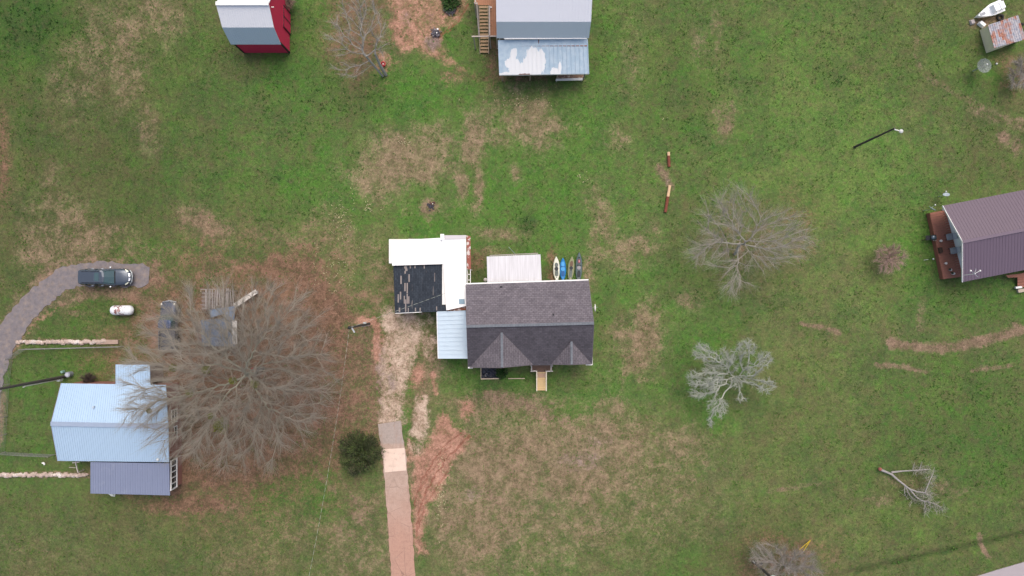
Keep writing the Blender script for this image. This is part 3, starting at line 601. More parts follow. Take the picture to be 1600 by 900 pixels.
# ------------------------------------------------------------------ black shingled shed
bs = thing('shed', 'low shed with a black shingle roof and pale bare streaks beside the white roof', 'shed', (*W(655,452).xy, 0))
Q = [W(614.5,415.5,2.75), W(693.5,413,3.05), W(697,487,3.05), W(617,489,2.75)]
mb = MB(); mb.slab(Q, .1); mb.build('roof', shingle('black shingles', (.042,.052,.066), (.030,.037,.048), R(90), (.018,.02,.026), streak=(.27,.23,.21)), bs)
mb = MB(); mb.slab([p-Vector((0,0,.1)) for p in [lerp(Q[0],Q[2],.05), lerp(Q[1],Q[3],.05), lerp(Q[2],Q[0],.05), lerp(Q[3],Q[1],.05)]], 2.62); mb.build('wall', SIDING, bs)
PALE = simple('bare pale sheathing', (.25,.215,.20), .9, var=.2)
for (zx, z0, z1_, w_) in ((165,470,550,13),(243,455,530,12),(203,540,620,13),(225,540,640,12),(225,645,740,12),(160,625,700,13),(138,650,730,12),(197,665,740,11),(210,700,820,11),(240,670,740,11),(208,372,400,26),(216,400,425,22),(205,425,450,14),(255,370,400,10),(300,370,398,10),(390,360,400,10),(305,780,816,11),(350,780,815,10),(510,768,805,9),(150,780,822,14),(235,782,822,9)):
    px_0, py_0, py_1 = 600+zx/6.2, 355+z0/6.2, 355+z1_/6.2; zz = 2.75+.30*(px_0-614)/80+.012; hwp = w_/6.2/2
    MB().slab([W(px_0-hwp,py_0,zz+.01), W(px_0+hwp,py_0,zz+.01), W(px_0+hwp,py_1,zz+.01), W(px_0-hwp,py_1,zz+.01)], .012).build('bare_strip', PALE, bs)
mb = MB(); mb.bar(Q[3]+Vector((.05,-.04,-.05)), Q[2]+Vector((-2.4,-.04,-.08)), .05, .12); mb.build('trim_board', WHITE, bs)
door(bs, (*W(660,484).xy, 0), 2.2, 2.2, 'x', -1, WHITE)

# ------------------------------------------------------------------ front porch + steps
fp = thing('front_porch', 'small front porch with new yellow timber steps leading to the lawn', 'porch', (*W(846,590).xy, 0))
mb = MB()
for i in range(5):
    y = 569.5+i*2.4; mb.slab([W(831,y,.95), W(863,y,.95), W(863,y+2.2,.95), W(831,y+2.2,.95)], .05)
mb.build('landing', simple('brown porch boards', (.19,.12,.09), .85, var=.25, scale=5), fp)
mb = MB()
for (x0,y0,x1,y1) in ((829.5,570,863.5,569.5),(830.5,571,830.8,580),(861,571,861,580),(829,580,838,579.5),(854,580,864,580)): mb.bar(W(x0,y0,1.9), W(x1,y1,1.9), .1, .06)
for (x0,y0) in ((830.5,580.3),(838,580),(854,580),(862,580),(863.3,572),(829.8,572)): p = W(x0,y0,1.9); mb.bar((p.x,p.y,0),(p.x,p.y,1.88), .09, .09)
mb.build('railing', simple('pale grey rail', (.52,.48,.44), .8, var=.15), fp)
for i in range(9):
    z = .9-.1*i; y = 580+i*3.35; mb = MB(); mb.slab([W(839.5,y,z), W(852.5,y,z), W(852.5,y+3.25,z), W(839.5,y+3.25,z)], .05)
    mb.build('step', simple('pinkish timber', (.50,.33,.23), .8, var=.1) if i in (1,2) else NEWWOOD, fp)
mb = MB()
for x in (838.7, 853.6):
    mb.bar(W(x,579.5,1.8), W(x,611,1.05), .1, .05); mb.bar(W(x,579.5,.75), W(x,610,.02), .06, .22)
    for u in (0, .5, 1): p = W(x, 580+u*30, 1.78-.74*u); mb.bar((p.x,p.y,0), p, .08, .08)
mb.build('handrail', simple('pale timber rail', (.72,.64,.50), .8), fp)

# garden bed with black sheet
gb = thing('garden_bed', 'garden bed of crumpled black plastic edged with pale boards in front of the left gable', 'garden bed', (*W(765,583).xy, 0))
mb = MB(); N = 16
for i in range(N+1):
    for j in range(N+1): p = W(752.5+26*i/N, 572+19.5*j/N); mb.v.append((p.x, p.y, .04+.13*random.random()))
mb.f = [(i*(N+1)+j, i*(N+1)+j+1, (i+1)*(N+1)+j+1, (i+1)*(N+1)+j) for i in range(N) for j in range(N)]
mb.f = [f[::-1] if False else f for f in mb.f]
m, t__, b__ = newmat('black plastic sheet', .28, 0, .6); b__.inputs['Base Color'].default_value = (.022,.024,.034,1); mb.build('plastic_sheet', m, gb, smooth=False)
mb = MB(); mb.bar(W(751.3,592,.08), W(780,591.3,.08), .1, .18); mb.bar(W(751.5,572,.08), W(751.5,591.5,.08), .06, .18); mb.bar(W(794,591.5,.06), W(820,591.3,.06), .07, .14); mb.build('edging', simple('pale edging board', (.62,.50,.36), .8), gb)

# ------------------------------------------------------------------ kayaks
def kayak(px, y0, y1, wpx, hull, deck, label, kind):
    zc = .3; a, b2 = W(px[0], y0, zc), W(px[1], y1, zc); L = (b2-a).length; c = (a+b2)/2; ax = (a-b2).normalized(); sd = Vector((ax.y, -ax.x, 0)); hw = wpx*S/2
    t = thing('kayak', label, 'kayak', (c.x, c.y, 0), 'kayaks lying on the grass behind the house')
    def prof(u): return hw*max(.03, (1-abs(u)**2.3))**.85
    rg = []
    for i in range(17):
        u = -1+2*i/16; w = prof(u)+.015; rise = .12*abs(u)**3; p = c+ax*(u*L/2)
        sec = [(-1,.26),(-.85,.1),(-.45,.02),(0,0),(.45,.02),(.85,.1),(1,.26),(.6,.30),(.0,.33),(-.6,.30)]
        rg.append([Vector((p.x+sd.x*s_*w, p.y+sd.y*s_*w, z+rise+.01)) for s_, z in sec])
    MB().rings(rg).build('hull', hull, t, smooth=True)
    def pad(name, u, l, w, z, mat, n=14, pw=2.0):
        p = c+ax*(u*L/2); pts = []
        for k in range(n):
            a_ = 2*math.pi*k/n; ca, sa = math.cos(a_), math.sin(a_)
            x = math.copysign(abs(ca)**(2/pw), ca)*l/2; y = math.copysign(abs(sa)**(2/pw), sa)*w/2
            pts.append(Vector((p.x+ax.x*x+sd.x*y, p.y+ax.y*x+sd.y*y, z)))
        MB().slab(pts, .05).build(name, mat, t)
    return t, pad, hw
HW = simple('cream plastic', (.66,.66,.56), .45, var=.05); HB = simple('blue plastic', (.02,.17,.42), .4, var=.2); HO = simple('olive plastic', (.24,.25,.14), .5, var=.15); HG = simple('slate plastic', (.09,.125,.13), .5, var=.25)
DK = simple('cockpit black', (.025,.03,.035), .6, var=.3); CO = simple('cockpit grey', (.12,.14,.13), .7, var=.4, scale=6)
t, pad, hw = kayak((869,870), 401, 439.5, 10, HW, HW, 'cream kayak with black seat wells, leftmost of the four behind the house', 1)
pad('cockpit_well', .32, .5, .36, .375, CO); pad('seat', .02, .42, .40, .385, DK); pad('foot_well', -.32, .7, .36, .38, CO, pw=3); pad('hatch_cap', -.66, .1, .1, .40, DK)
t, pad, hw = kayak((879.5,879.5), 403, 439, 9.6, HB, HB, 'blue kayak between the cream and the olive kayak', 2)
LB = simple('light blue plastic', (.05,.28,.58), .35, var=.2); DB = simple('deep blue well', (.01,.08,.24), .5)
pad('foot_well', .45, .6, .34, .37, LB); pad('seat', .05, .45, .42, .385, LB); pad('seat_strap', .24, .07, .5, .40, DB, 8, 5); pad('tank_well', -.36, .6, .34, .37, DB, pw=3)
t, pad, hw = kayak((894,890.5), 401, 439.5, 10, HO, HO, 'olive green kayak with one dark round seat', 3)
pad('cockpit_well', .42, .62, .34, .372, simple('brown well', (.13,.08,.055), .7)); pad('seat', .08, .36, .38, .39, DK); pad('tank_well', -.42, 1.0, .32, .375, CO, pw=4); pad('hatch_cap', -.12, .14, .1, .385, DK)
t, pad, hw = kayak((905,904), 394.5, 442, 10, HG, HG, 'long slate grey fishing kayak with a dark red cooler, rightmost of the four', 4)
pad('cooler', .42, .4, .26, .45, simple('dark red cooler', (.14,.02,.04), .5), 12, 6); pad('cooler_lid', .42, .26, .11, .47, simple('pink label cloth', (.5,.24,.26), .6), 8, 6)
pad('hatch_cap', .66, .2, .2, .40, DK); pad('seat', .0, .42, .40, .42, simple('grey seat cloth', (.27,.26,.27), .8, var=.2)); pad('seat_back', .16, .12, .44, .46, DK, 10, 5); pad('tank_well', -.42, .7, .34, .38, DK, pw=3); pad('gear_crate', -.75, .36, .3, .40, CO, 8, 5)

# ------------------------------------------------------------------ red barn (gambrel)
xw, xe, ys = -27.75, -22.8, 24.05
prof = [(24.05, 3.0), (24.95, 5.0), (26.65, 6.4), (28.35, 5.0), (29.25, 3.0)]
bn = thing('barn', 'small red barn with white and grey gambrel metal roof', 'barn', (-25.3, 26.6, 0))
RED = simple('red painted siding', (.56,.03,.085), .65, var=.10, scale=2); wy0, wy1 = 24.25, 29.05
mb = MB(); vs = []
for x in (xw+.12, xe-.12): vs += [(x, wy0, 0), (x, wy1, 0), (x, wy1, 2.9), (x, 28.2, 4.8), (x, 26.65, 6.2), (x, 25.1, 4.8), (x, wy0, 2.9)]
mb.add(vs, [tuple(range(6, -1, -1)), tuple(range(7, 14))]+[(i, (i+1) % 7, (i+1) % 7+7, i+7) for i in range(7)]); mb.build('wall', RED, bn)
RWH = metal_roof('white ribbed roof', (.74,.75,.78), var=.02); RGR = metal_roof('blue grey ribbed roof', (.47,.57,.65), var=.03)
for k, (p, q2) in enumerate(zip(prof[:-1], prof[1:])):
    a, b2, c_, d_ = Vector((xw, q2[0], q2[1])), Vector((xe, q2[0], q2[1])), Vector((xe, p[0], p[1])), Vector((xw, p[0], p[1]))
    mb = MB(); mb.slab([a, b2, c_, d_], .07); ribs(mb, a, b2, c_, d_, 22, .03, .03); mb.build('roof_slope', RGR if k in (0, 3) else RWH, bn)
mb = MB(); mb.bar((xw, 26.65, 6.45), (xe, 26.65, 6.45), .35, .05); mb.build('ridge_cap', WHITE, bn)
TRIM = simple('black trim', (.02,.018,.022), .6)
MB().box((xw+.14, wy0-.02, 1.45), (.16,.05,2.9)).build('corner_trim', TRIM, bn)
mb = MB(); mb.box((xe-.14, wy0-.02, 1.45), (.16,.05,2.9)); mb.box((xe-.10, wy0+.02, 1.45), (.05,.14,2.9)); mb.build('corner_trim', TRIM, bn)
for y in (27.2,):
    mb = MB(); mb.box((xe-.08, y, 1.05), (.08, 2.1, 2.1)); dd = mb.build('door', RED, bn)
    mb = MB()
    for yy in (y-1.05, y, y+1.05): mb.box((xe-.03, yy, 1.05), (.05,.09,2.1))
    mb.box((xe-.03, y, 2.13), (.05,2.2,.09)); mb.build('door_trim', TRIM, dd)
mb = MB(); mb.tube([(xe-.05, 26.65, 5.6), (xe+.2, 26.65, 5.6)], .05, 6); mb.build('roof_bracket', WHITE, bn)

# ------------------------------------------------------------------ upper building with deck
ub = thing('metal_roof_house', 'two storey building with ribbed grey metal roof and white patched lean-to', 'building', (3, 26, 0))
X0, X1 = -1.46, 7.35
pr = [(23.9, 5.1), (24.75, 6.9), (27.4, 8.4), (30.05, 6.9), (30.9, 5.1)]
LG = metal_roof('light grey ribbed', (.62,.64,.69), var=.03); LG2 = metal_roof('dull grey ribbed', (.60,.665,.72), var=.03)
for k, (p, q2) in enumerate(zip(pr[:-1], pr[1:])):
    a, b2, c_, d_ = Vector((X0, q2[0], q2[1])), Vector((X1, q2[0], q2[1])), Vector((X1, p[0], p[1])), Vector((X0, p[0], p[1]))
    mb = MB(); mb.slab([a, b2, c_, d_], .07); ribs(mb, a, b2, c_, d_, 30, .03, .035); mb.build('roof_slope', LG2 if k in (0, 3) else LG, ub)
mb = MB(); vs = []
for x in (X0+.2, X1-.2): vs += [(x, 24.1, 0), (x, 30.7, 0), (x, 30.7, 5.0), (x, 29.9, 6.7), (x, 27.4, 8.15), (x, 24.9, 6.7), (x, 24.1, 5.0)]
mb.add(vs, [tuple(range(6, -1, -1)), tuple(range(7, 14))]+[(i, (i+1) % 7, (i+1) % 7+7, i+7) for i in range(7)]); mb.build('wall', SIDING, ub)
Q = [W(778,62.5,4.7), W(918.5,61,4.7), W(920.5,115,3.0), W(780,117,3.0)]
def mat_patched():
    m, t, b = newmat('blue lean-to sheet with white coating', .45, 0, .5); co = t.coord(); sp = t.new('ShaderNodeSeparateXYZ'); t.l.new(co, sp.inputs[0]); x, y = sp.outputs[0], sp.outputs[1]
    n = t.noise(t.mapping(co, scale=(3.0, .8, 1)), 1.2, 5, .65); n2 = t.noise(co, 2, 4, .6)
    def blob(cx, cy, rx, ry):
        dx = t.math('DIVIDE', t.math('SUBTRACT', x, cx), rx); dy = t.math('DIVIDE', t.math('SUBTRACT', y, cy), ry)
        return t.math('SUBTRACT', 1.0, t.add(t.mul(dx, dx), t.mul(dy, dy)))
    ox, oy = 3.0, 26.0
    def at(px, py): p = W(px, py, 3.6); return p.x-ox, p.y-oy
    f = blob(*at(834,102), 1.15, 1.25)
    for (px, py, rx, ry) in ((800,98,.75,.5),(803,86,.35,.5),(818,112,1.6,.35),(812,106,1.1,.6),(833,92,.9,.9),(868,110,.6,.4),(875,104,.2,.5),(845,96,.5,1.1),(790,114,.9,.25)): f = t.math('MAXIMUM', f, blob(*at(px, py), rx, ry))
    k = t.ramp(t.add(f, t.mul(t.math('SUBTRACT', n, .5), 2.4)), .12, .22)
    base = t.mix(t.ramp(n2, .4, .65), (.44,.56,.65), (.53,.63,.70))
    rs = t.ramp(t.add(blob(*at(820,115), 1.0, .22), t.mul(t.math('SUBTRACT', n, .5), 1.2)), .2, .4)
    col = t.mix(k, base, (.85,.85,.84)); col = t.mix(rs, col, (.2,.08,.06))
    rs2 = t.ramp(blob(*at(841,68), .06, .4), .0, .3); col = t.mix(rs2, col, (.22,.1,.09))
    t.put(b.inputs['Base Color'], col); return m
mb = MB(); mb.slab(Q, .06); ribs(mb, Q[0], Q[1], Q[2], Q[3], 21, .07, .06); lt = mb.build('leanto_roof', mat_patched(), ub)
mb = MB(); mb.bar(Q[3]+Vector((0,-.03,-.08)), Q[2]+Vector((0,-.03,-.08)), .05, .14); mb.build('fascia', simple('dull fascia', (.3,.33,.33), .6), ub)
mb = MB(); mb.bar(W(788,60.5,5.06), W(917,59.8,5.06), .12, .1); mb.build('gutter', WHITE, ub)
mb = MB(); mb.slab([Vector((Q[0].x+.2, 24.2, 4.6)), Vector((Q[1].x-.2, 24.2, 4.6)), Vector((Q[2].x-.3, Q[2].y+.35, 2.85)), Vector((Q[3].x+.3, Q[3].y+.35, 2.85))], .05)
mb.build('leanto_ceiling', WOOD, ub)
mb = MB(); mb.box(((Q[2].x+Q[3].x)/2, Q[3].y+2.4, 2.2), (Q[2].x-Q[3].x-.7, .12, 4.4)); mb.build('leanto_wall', simple('reddish board wall', (.26,.10,.06), .85, var=.2), ub)
for u in (.03, .35, .66, .97): p = lerp(Q[3], Q[2], u); MB().bar((p.x, p.y+.35, 0), (p.x, p.y+.35, 2.95), .12, .12).build('post', WOOD, ub)
# deck and stairs
dk = thing('deck', 'raised brown timber deck with a long flight of open steps beside the grey metal roof', 'deck', (*W(760,30).xy, 0))
BR = simple('brown deck boards', (.37,.18,.105), .85, var=.2, scale=3)
DZ = 2.6; mb = MB()
for i in range(12):
    x = 741+i*3.0
    y1 = 8 if x < 764 else 57
    mb.slab([W(x,-38,DZ), W(x+2.8,-38,DZ), W(x+2.8,y1,DZ), W(x,y1,DZ)], .05)
mb.build('decking', BR, dk)
mb = MB()
for (x0,y0,x1,y1,z0,z1) in ((737,57,777,56.5,3.55,3.55),(741,-30,743,5,3.6,3.6),(764.5,9,765,57,3.55,3.55),(745,6,748.5,56,3.6,1.5),(741,5,746,5,3.6,3.6)): mb.bar(W(x0,y0,z0), W(x1,y1,z1), .12, .08)
for (x,y,z) in ((765,56,3.5),(776,56,3.5),(741.5,4,3.6),(745.5,6,3.6),(765,10,3.5),(765,33,3.5),(741,-28,3.5),(748.3,56,1.4),(740,57,3.5)): p = W(x,y,z); mb.bar((p.x,p.y,0),(p.x,p.y,z), .1, .1)
mb.build('railing', simple('weathered rail', (.42,.36,.32), .85), dk)
NST = 14
TR = simple('tan step boards', (.38,.26,.155), .85, var=.15)
for i in range(NST):
    z = DZ-.18*(i+.5); y = 9+i*5.35; x0 = 749+.12*i
    mb = MB(); mb.slab([W(x0,y,z), W(x0+13,y,z), W(x0+13,y+3.6,z), W(x0,y+3.6,z)], .045); mb.build('step', TR, dk)
mb = MB(); mb.bar(W(748.4,8,DZ-.15), W(750,84,.05), .06, .28); mb.bar(W(762.4,8,DZ-.15), W(763.8,84,.05), .06, .28); mb.build('stringer', simple('stringer', (.42,.34,.25), .85), dk)
MB().ball(W(767.3,11.5,DZ+.08), .09, 8, 5).top('white_ball', WHITE, 'small white ball lying on the raised brown deck', 'ball')
# trough / bench south of the lean-to
bt = thing('workbench', 'long low white topped bench standing below the lean-to roof edge', 'bench', (*W(892,122).xy, 0))
mb = MB(); mb.slab([W(868.5,123,.8), W(911,121.5,.8), W(910.5,125.3,.8), W(868,126.2,.8)], .06); mb.build('bench_top', simple('chalky white board', (.66,.66,.62), .7, var=.12), bt)
mb = MB(); mb.slab([W(870,117,.7), W(912,116.5,.7), W(911,121.3,.7), W(870,122.6,.7)], .05); mb.build('back_shelf', simple('rusty brown shelf', (.24,.15,.10), .85, var=.3, c2=(.5,.42,.33), thr=(.5,.6)), bt)
for x, y in ((870,124.5),(909,123.5),(871,118),(910,118)): p = W(x,y,.7); MB().bar((p.x,p.y,0), (p.x,p.y,.68), .08, .08).build('leg', GREYW, bt)

# ------------------------------------------------------------------ left house
zE2, zR2 = 3.0, 4.35
a_NW, a_NE, a_SE, a_SW = W(95.5,599,zE2), W(259,601.5,zE2), W(264,722,zE2), W(90,720,zE2); rW, rE = W(79.5,662,zR2), W(263,666,zR2)
lh = thing('blue_roof_house', 'long house with pale blue ribbed metal roof beside the big bare tree', 'house', (*W(175,665).xy, 0))
BL = metal_roof('pale sky blue metal', (.35,.485,.635), var=.06); mb = MB(); mb.slab([a_NW, a_NE, rE, rW], .08); ribs(mb, a_NW, a_NE, rE, rW, 50, .06, .035); mb.build('roof_slope', BL, lh)
mb = MB(); mb.slab([rW, rE, a_SE, a_SW], .08); ribs(mb, rW, rE, a_SE, a_SW, 50, .06, .035); mb.build('roof_slope', metal_roof('pale sky blue metal front', (.38,.51,.645), var=.06), lh)
mb = MB(); mb.bar(rW+Vector((0,0,.05)), rE+Vector((0,0,.05)), .42, .03); mb.build('ridge_cap', simple('dull blue ridge', (.27,.33,.43), .5), lh)
mb = MB(); walls(mb, [a_NW,a_NE,a_SE,a_SW], zE2-.05, .18, (rW,rE)); mb.build('wall', simple('brown brick', (.27,.125,.095), .9, var=.2, scale=5), lh)
mb = MB()
for a, b2 in ((a_NW,rW),(rW,a_SW)): mb.bar(a+Vector((-.02,0,-.05)), b2+Vector((-.02,0,-.05)), .05, .16)
mb.build('fascia', simple('brown fascia', (.12,.08,.08), .6), lh)
Q = [W(141.5,722,2.85), W(264.5,724,2.85), W(265.5,774,2.35), W(141.5,771,2.35)]
PU = metal_roof('purple grey metal', (.195,.225,.32), var=.08, c2=(.235,.265,.35)); mb = MB(); mb.slab(Q, .06); ribs(mb, Q[0], Q[1], Q[2], Q[3], 32, .05, .035); mb.build('porch_roof', PU, lh)
Q = [W(181,569.5,2.9), W(234,570,2.9), W(235,601,3.0), W(181,600,3.0)]
mb = MB(); mb.slab(Q, .06); ribs(mb, Q[0], Q[1], Q[2], Q[3], 14, .05, .035); mb.build('back_roof', BL, lh)
mb = MB(); mb.slab([p-Vector((0,0,.1)) for p in (lerp(Q[0],Q[2],.06), lerp(Q[1],Q[3],.06), lerp(Q[2],Q[0],.06), lerp(Q[3],Q[1],.06))], 2.8); mb.build('back_wall', simple('weathered plank wall', (.26,.21,.18), .9, var=.2), lh)
mb = MB(); p = W(147,636,3.8); mb.tube([p-Vector((0,0,.2)), p+Vector((0,0,.2))], .12, 10); mb.build('vent_pipe', simple('blue vent', (.42,.5,.58), .5), lh)
mb = MB(); p = W(246.5,718,3.3); mb.ball(p, .15, 10, 6); mb.tube([p-Vector((0,0,.4)), p], .08, 8); mb.build('roof_vent', simple('bright aluminium', (.75,.77,.78), .3, .5), lh)
y = W(0,719.5,0).y+.1
for x in (-43.2,): window(lh, (x, a_SW.y+.28, 1.7), 1.0, 1.1, 'x', -1)
BRK = simple('brown brick', (.22,.13,.10)); xq = a_SE.x-.18
for y in (a_NE.y-3.3, a_SE.y+2.6): window(lh, (xq+.02, y, 1.7), 1.25, 1.1, 'y', 1)
# glazed porch under the purple roof: brick to 1.1 m, framed panes above
mb = MB(); pw_ = [(W(143,0,2.6).x+.1, -20.15), (xq, -20.15), (xq, -17.2), (W(143,0,2.6).x+.1, -17.2)]; mb.slab([Vector((x, y, 1.05)) for x, y in pw_], 1.05); mb.build('porch_wall', BRK, lh)
mb = MB(); mb.slab([Vector((x+(.06 if x < -40 else -.06), y+(.06 if y < -19 else 0), 2.32)) for x, y in pw_], 1.26); mb.build('porch_glazing', GLASS, lh)
mb = MB()
for z in (1.1, 2.28): mb.bar((xq+.02, -20.2, z), (xq+.02, -17.2, z), .09, .11); mb.bar((pw_[0][0], -20.2, z), (xq, -20.2, z), .09, .11)
for i in range(6): y = -20.17+i*.58; mb.bar((xq+.02, y, 1.1), (xq+.02, y, 2.3), .08, .08)
for i in range(14): x = pw_[0][0]+i*(xq-pw_[0][0])/13; mb.bar((x, -20.2, 1.1), (x, -20.2, 2.3), .08, .08)
mb.build('porch_frame', WHITE, lh)
c = W(171,774,.5); mb = MB(); mb.add([(c.x-.4,c.y+.15,.02),(c.x+.35,c.y+.25,.02),(c.x+.3,c.y-.3,.02),(c.x-.1,c.y-.2,.02),(c.x-.3,c.y+.1,.25),(c.x+.25,c.y+.15,.3),(c.x+.2,c.y-.2,.2),(c.x,c.y-.15,.25)], [(3,2,1,0),(4,5,6,7),(0,1,5,4),(1,2,6,5),(2,3,7,6),(3,0,4,7)])
mb.top('tarp_bundle', simple('pale cloth', (.62,.66,.6), .8), 'crumpled pale sheet below the purple grey porch roof', 'tarp')
# timber T frame south-west of the house
mb = MB(); a, b2 = W(118,722,1.2), W(122,738,1.0); mb.bar(a, b2, .09, .09); mb.bar(W(113,723,1.15), W(124,722,1.15), .09, .06); mb.bar(W(108,730,.9), W(121,731,.9), .04, .04)
for p in (a, b2): mb.bar((p.x,p.y,0), p, .08, .08)
mb.top('clothes_post', simple('pale post timber', (.52,.47,.42), .8), 'small pale timber frame by the lower wall of the blue roofed house', 'frame')
mb = MB(); c = W(67.5,723.5,.1); mb.ball((c.x,c.y,.1), (.16,.1,.1), 7, 4); mb.ball((c.x+.1,c.y-.12,.08), (.09,.12,.08), 7, 4); mb.top('white_stone', WHITE, 'small white object on the grass between the fence and the rock border', 'stone')

# wire fence round the yard
fn = thing('wire_fence', 'low dark wire fence round the grass yard beside the blue roofed house', 'fence', (*W(15,640).xy, 0))
path = [(193,541),(120,543),(42,545),(20,560),(15,600),(12,650),(8,706),(50,708.5),(86,710)]
fpts = [W(*p) for p in path]; mb = MB(); dens = []
for a, b2 in zip(fpts[:-1], fpts[1:]):
    n = max(1, round((b2-a).length/2.4)); dens += [lerp(a, b2, k/n) for k in range(n)]
dens.append(fpts[-1])
for p in dens: MB().bar(p-Vector((0,0,.1)), p+Vector((0,0,1.15)), .06, .06).build('post', GREYW, fn)
for z in (.1, .3, .5, .7, .9, 1.1): mb.tube([p+Vector((0,0,z)) for p in dens], .012 if z < 1.1 else .022, 4)
mb.build('wire', simple('dull wire', (.2,.2,.19), .6), fn)
# rock borders
def rocks(px0, px1, py, n, nm, label, white=False):
    t = []; mb = MB()
    for i in range(n):
        u = (i+random.random()*.5)/n; c = W(px0+(px1-px0)*u, py+random.uniform(-1.6, 1.6)); r = random.uniform(.12,.26)
        rg = []
        for k in range(5):
            a = math.pi*(k+.35)/5; q = math.sin(a)
            rg.append([(c.x+r*1.2*q*math.cos(j*1.047)*random.uniform(.8,1.2), c.y+r*q*math.sin(j*1.047)*random.uniform(.8,1.2), .06-r*.75*math.cos(a)) for j in range(6)])
        mb.rings(rg)
    return mb.top(nm, simple(label[:18], (.42,.33,.28), .9, var=.35, scale=1.2, c2=(.56,.51,.47), thr=(.52,.62)), label, 'rock border')
rocks(28, 165, 534.5, 75, 'rock_border', 'line of pale rocks along the upper edge of the fenced yard'); rocks(0, 138, 742, 75, 'rock_border', 'line of pinkish rocks running left from the purple grey porch roof')
mb = MB(); mb.slab([W(150,531,.14), W(184,531,.14), W(184,537.5,.14), W(150,538,.14)], .3); mb.top('stone_slab', simple('mossy slab', (.34,.25,.2), .9, var=.3), 'flat mossy stone slab at the right end of the pale rock line', 'stone slab')

# ------------------------------------------------------------------ vehicles
def wheel(t, c, r=.37, w=.24, axis='y'):
    mb = MB(); N = 20; k = Vector((0,1,0)) if axis == 'y' else Vector((1,0,0)); u = Vector((1,0,0)) if axis == 'y' else Vector((0,1,0)); v = Vector((0,0,1))
    rg = [[c+k*o+u*(rr*math.cos(2*math.pi*i/N))+v*(rr*math.sin(2*math.pi*i/N)) for i in range(N)] for o, rr in ((-w/2,r*.6),(-w/2,r*.93),(-w*.35,r),(w*.35,r),(w/2,r*.93),(w/2,r*.6))]
    wh = mb.rings(rg).build('wheel', BLACK, t, smooth=False)
    mb = MB(); mb.rings([[c+k*o+u*(r*.58*math.cos(2*math.pi*i/N))+v*(r*.58*math.sin(2*math.pi*i/N)) for i in range(N)] for o in (-w/2-.01, w/2+.01)]); mb.build('rim', STEEL, wh)
def vehicle(center, fwd, kind):
    """local frame: x forward, y left"""
    f = Vector(fwd).normalized(); l = Vector((-f.y, f.x, 0)); c = Vector(center)
    def P(x, y, z): return c+f*x+l*y+Vector((0,0,z))
    return P
def sect(P, x, hw, z0, z1, r=.14):
    pts = []
    for y, z in ((-hw+.06,z0),(-hw,z0+.15),(-hw,(z0+z1)/2),(-hw+r*.25,z1-r*.8),(-hw+r,z1-r*.2),(-hw*.5,z1+.01),(0,z1+.025),(hw*.5,z1+.01),(hw-r,z1-r*.2),(hw-r*.25,z1-r*.8),(hw,(z0+z1)/2),(hw,z0+.15),(hw-.06,z0)): pts.append(P(x,y,z))
    return pts
# SUV
cS = W(163.6,433,.9); P = vehicle((cS.x,cS.y,0), (1,.0,0), 0)
suv = thing('parked_car', 'dark grey estate car with roof rails parked on the gravel drive', 'car', (cS.x,cS.y,0))
PAINT = simple('slate blue car paint', (.060,.078,.105), .3, .35, .04, coat=.6); hw = .86
mb = MB(); mb.rings([sect(P,x,w,z0,z1) for x,w,z0,z1 in ((-2.58,.55,.55,.85),(-2.52,.74,.42,.98),(-2.3,.83,.32,1.04),(-1.4,hw,.3,1.06),(0,hw,.3,1.06),(1.0,hw,.3,1.05),(1.6,.85,.3,1.0),(2.2,.80,.34,.92),(2.42,.70,.4,.82),(2.55,.52,.46,.72))]); mb.build('body', PAINT, suv, smooth=True)
def frustum(P, lo, hi, z0, z1, n=5):
    """rounded four-sided cabin: lo/hi = (xr, xf, hw)"""
    rg = []
    for k in range(n+1):
        u = k/n; xr = lo[0]+(hi[0]-lo[0])*u; xf = lo[1]+(hi[1]-lo[1])*u; w = lo[2]+(hi[2]-lo[2])*u**1.3; z = z0+(z1-z0)*u; r = .12
        rg.append([P(xr,-w+r,z),P(xr+r,-w,z),P(xf-r*2,-w,z),P(xf-.03,-w+r*1.2,z),P(xf+.04,0,z),P(xf-.03,w-r*1.2,z),P(xf-r*2,w,z),P(xr+r,w,z),P(xr,w-r,z),P(xr-.03,0,z)])
    return MB().rings(rg)
GL2, t_, b_ = newmat('car glass', .06, 0, .7); b_.inputs['Base Color'].default_value = (.045,.085,.095,1)
frustum(P, (-2.42,1.12,.80), (-2.2,.32,.66), 1.02, 1.66).build('window_band', GL2, suv)
mb = frustum(P, (-2.24,.36,.69), (-2.16,.2,.60), 1.66, 1.74, 2); rf = mb.build('roof', PAINT, suv, smooth=False, bevel=.01)
DT = simple('satin black', (.018,.02,.022), .4)
mb = MB(); mb.slab([P(-.55,-.42,1.755),P(-.1,-.42,1.755),P(-.1,.42,1.755),P(-.55,.42,1.755)], .012); mb.build('sunroof', GL2, rf)
mb = MB()
for s_ in (-1,1): mb.tube([P(-1.9,s_*.55,1.74),P(-1.8,s_*.55,1.8),P(-.1,s_*.56,1.8),P(.0,s_*.56,1.74)], .02, 6)
mb.build('roof_rail', DT, rf)
mb = MB()
for s_ in (-.3,-.1,.1,.3): mb.bar(P(-2.0,s_,1.757), P(-.7,s_,1.757), .035, .015)
mb.build('roof_rib', PAINT, rf)
for s_ in (-1,1):
    for p0, p1 in ((P(.25,s_*.68,1.69), P(1.12,s_*.80,1.06)), (P(-.6,s_*.70,1.66), P(-.6,s_*.82,1.06)), (P(-1.6,s_*.70,1.66), P(-1.65,s_*.82,1.06))): MB().bar(p0, p1, .06, .06).build('pillar', PAINT, suv)
CHR = simple('bright chrome', (.8,.82,.83), .2, .7, .02)
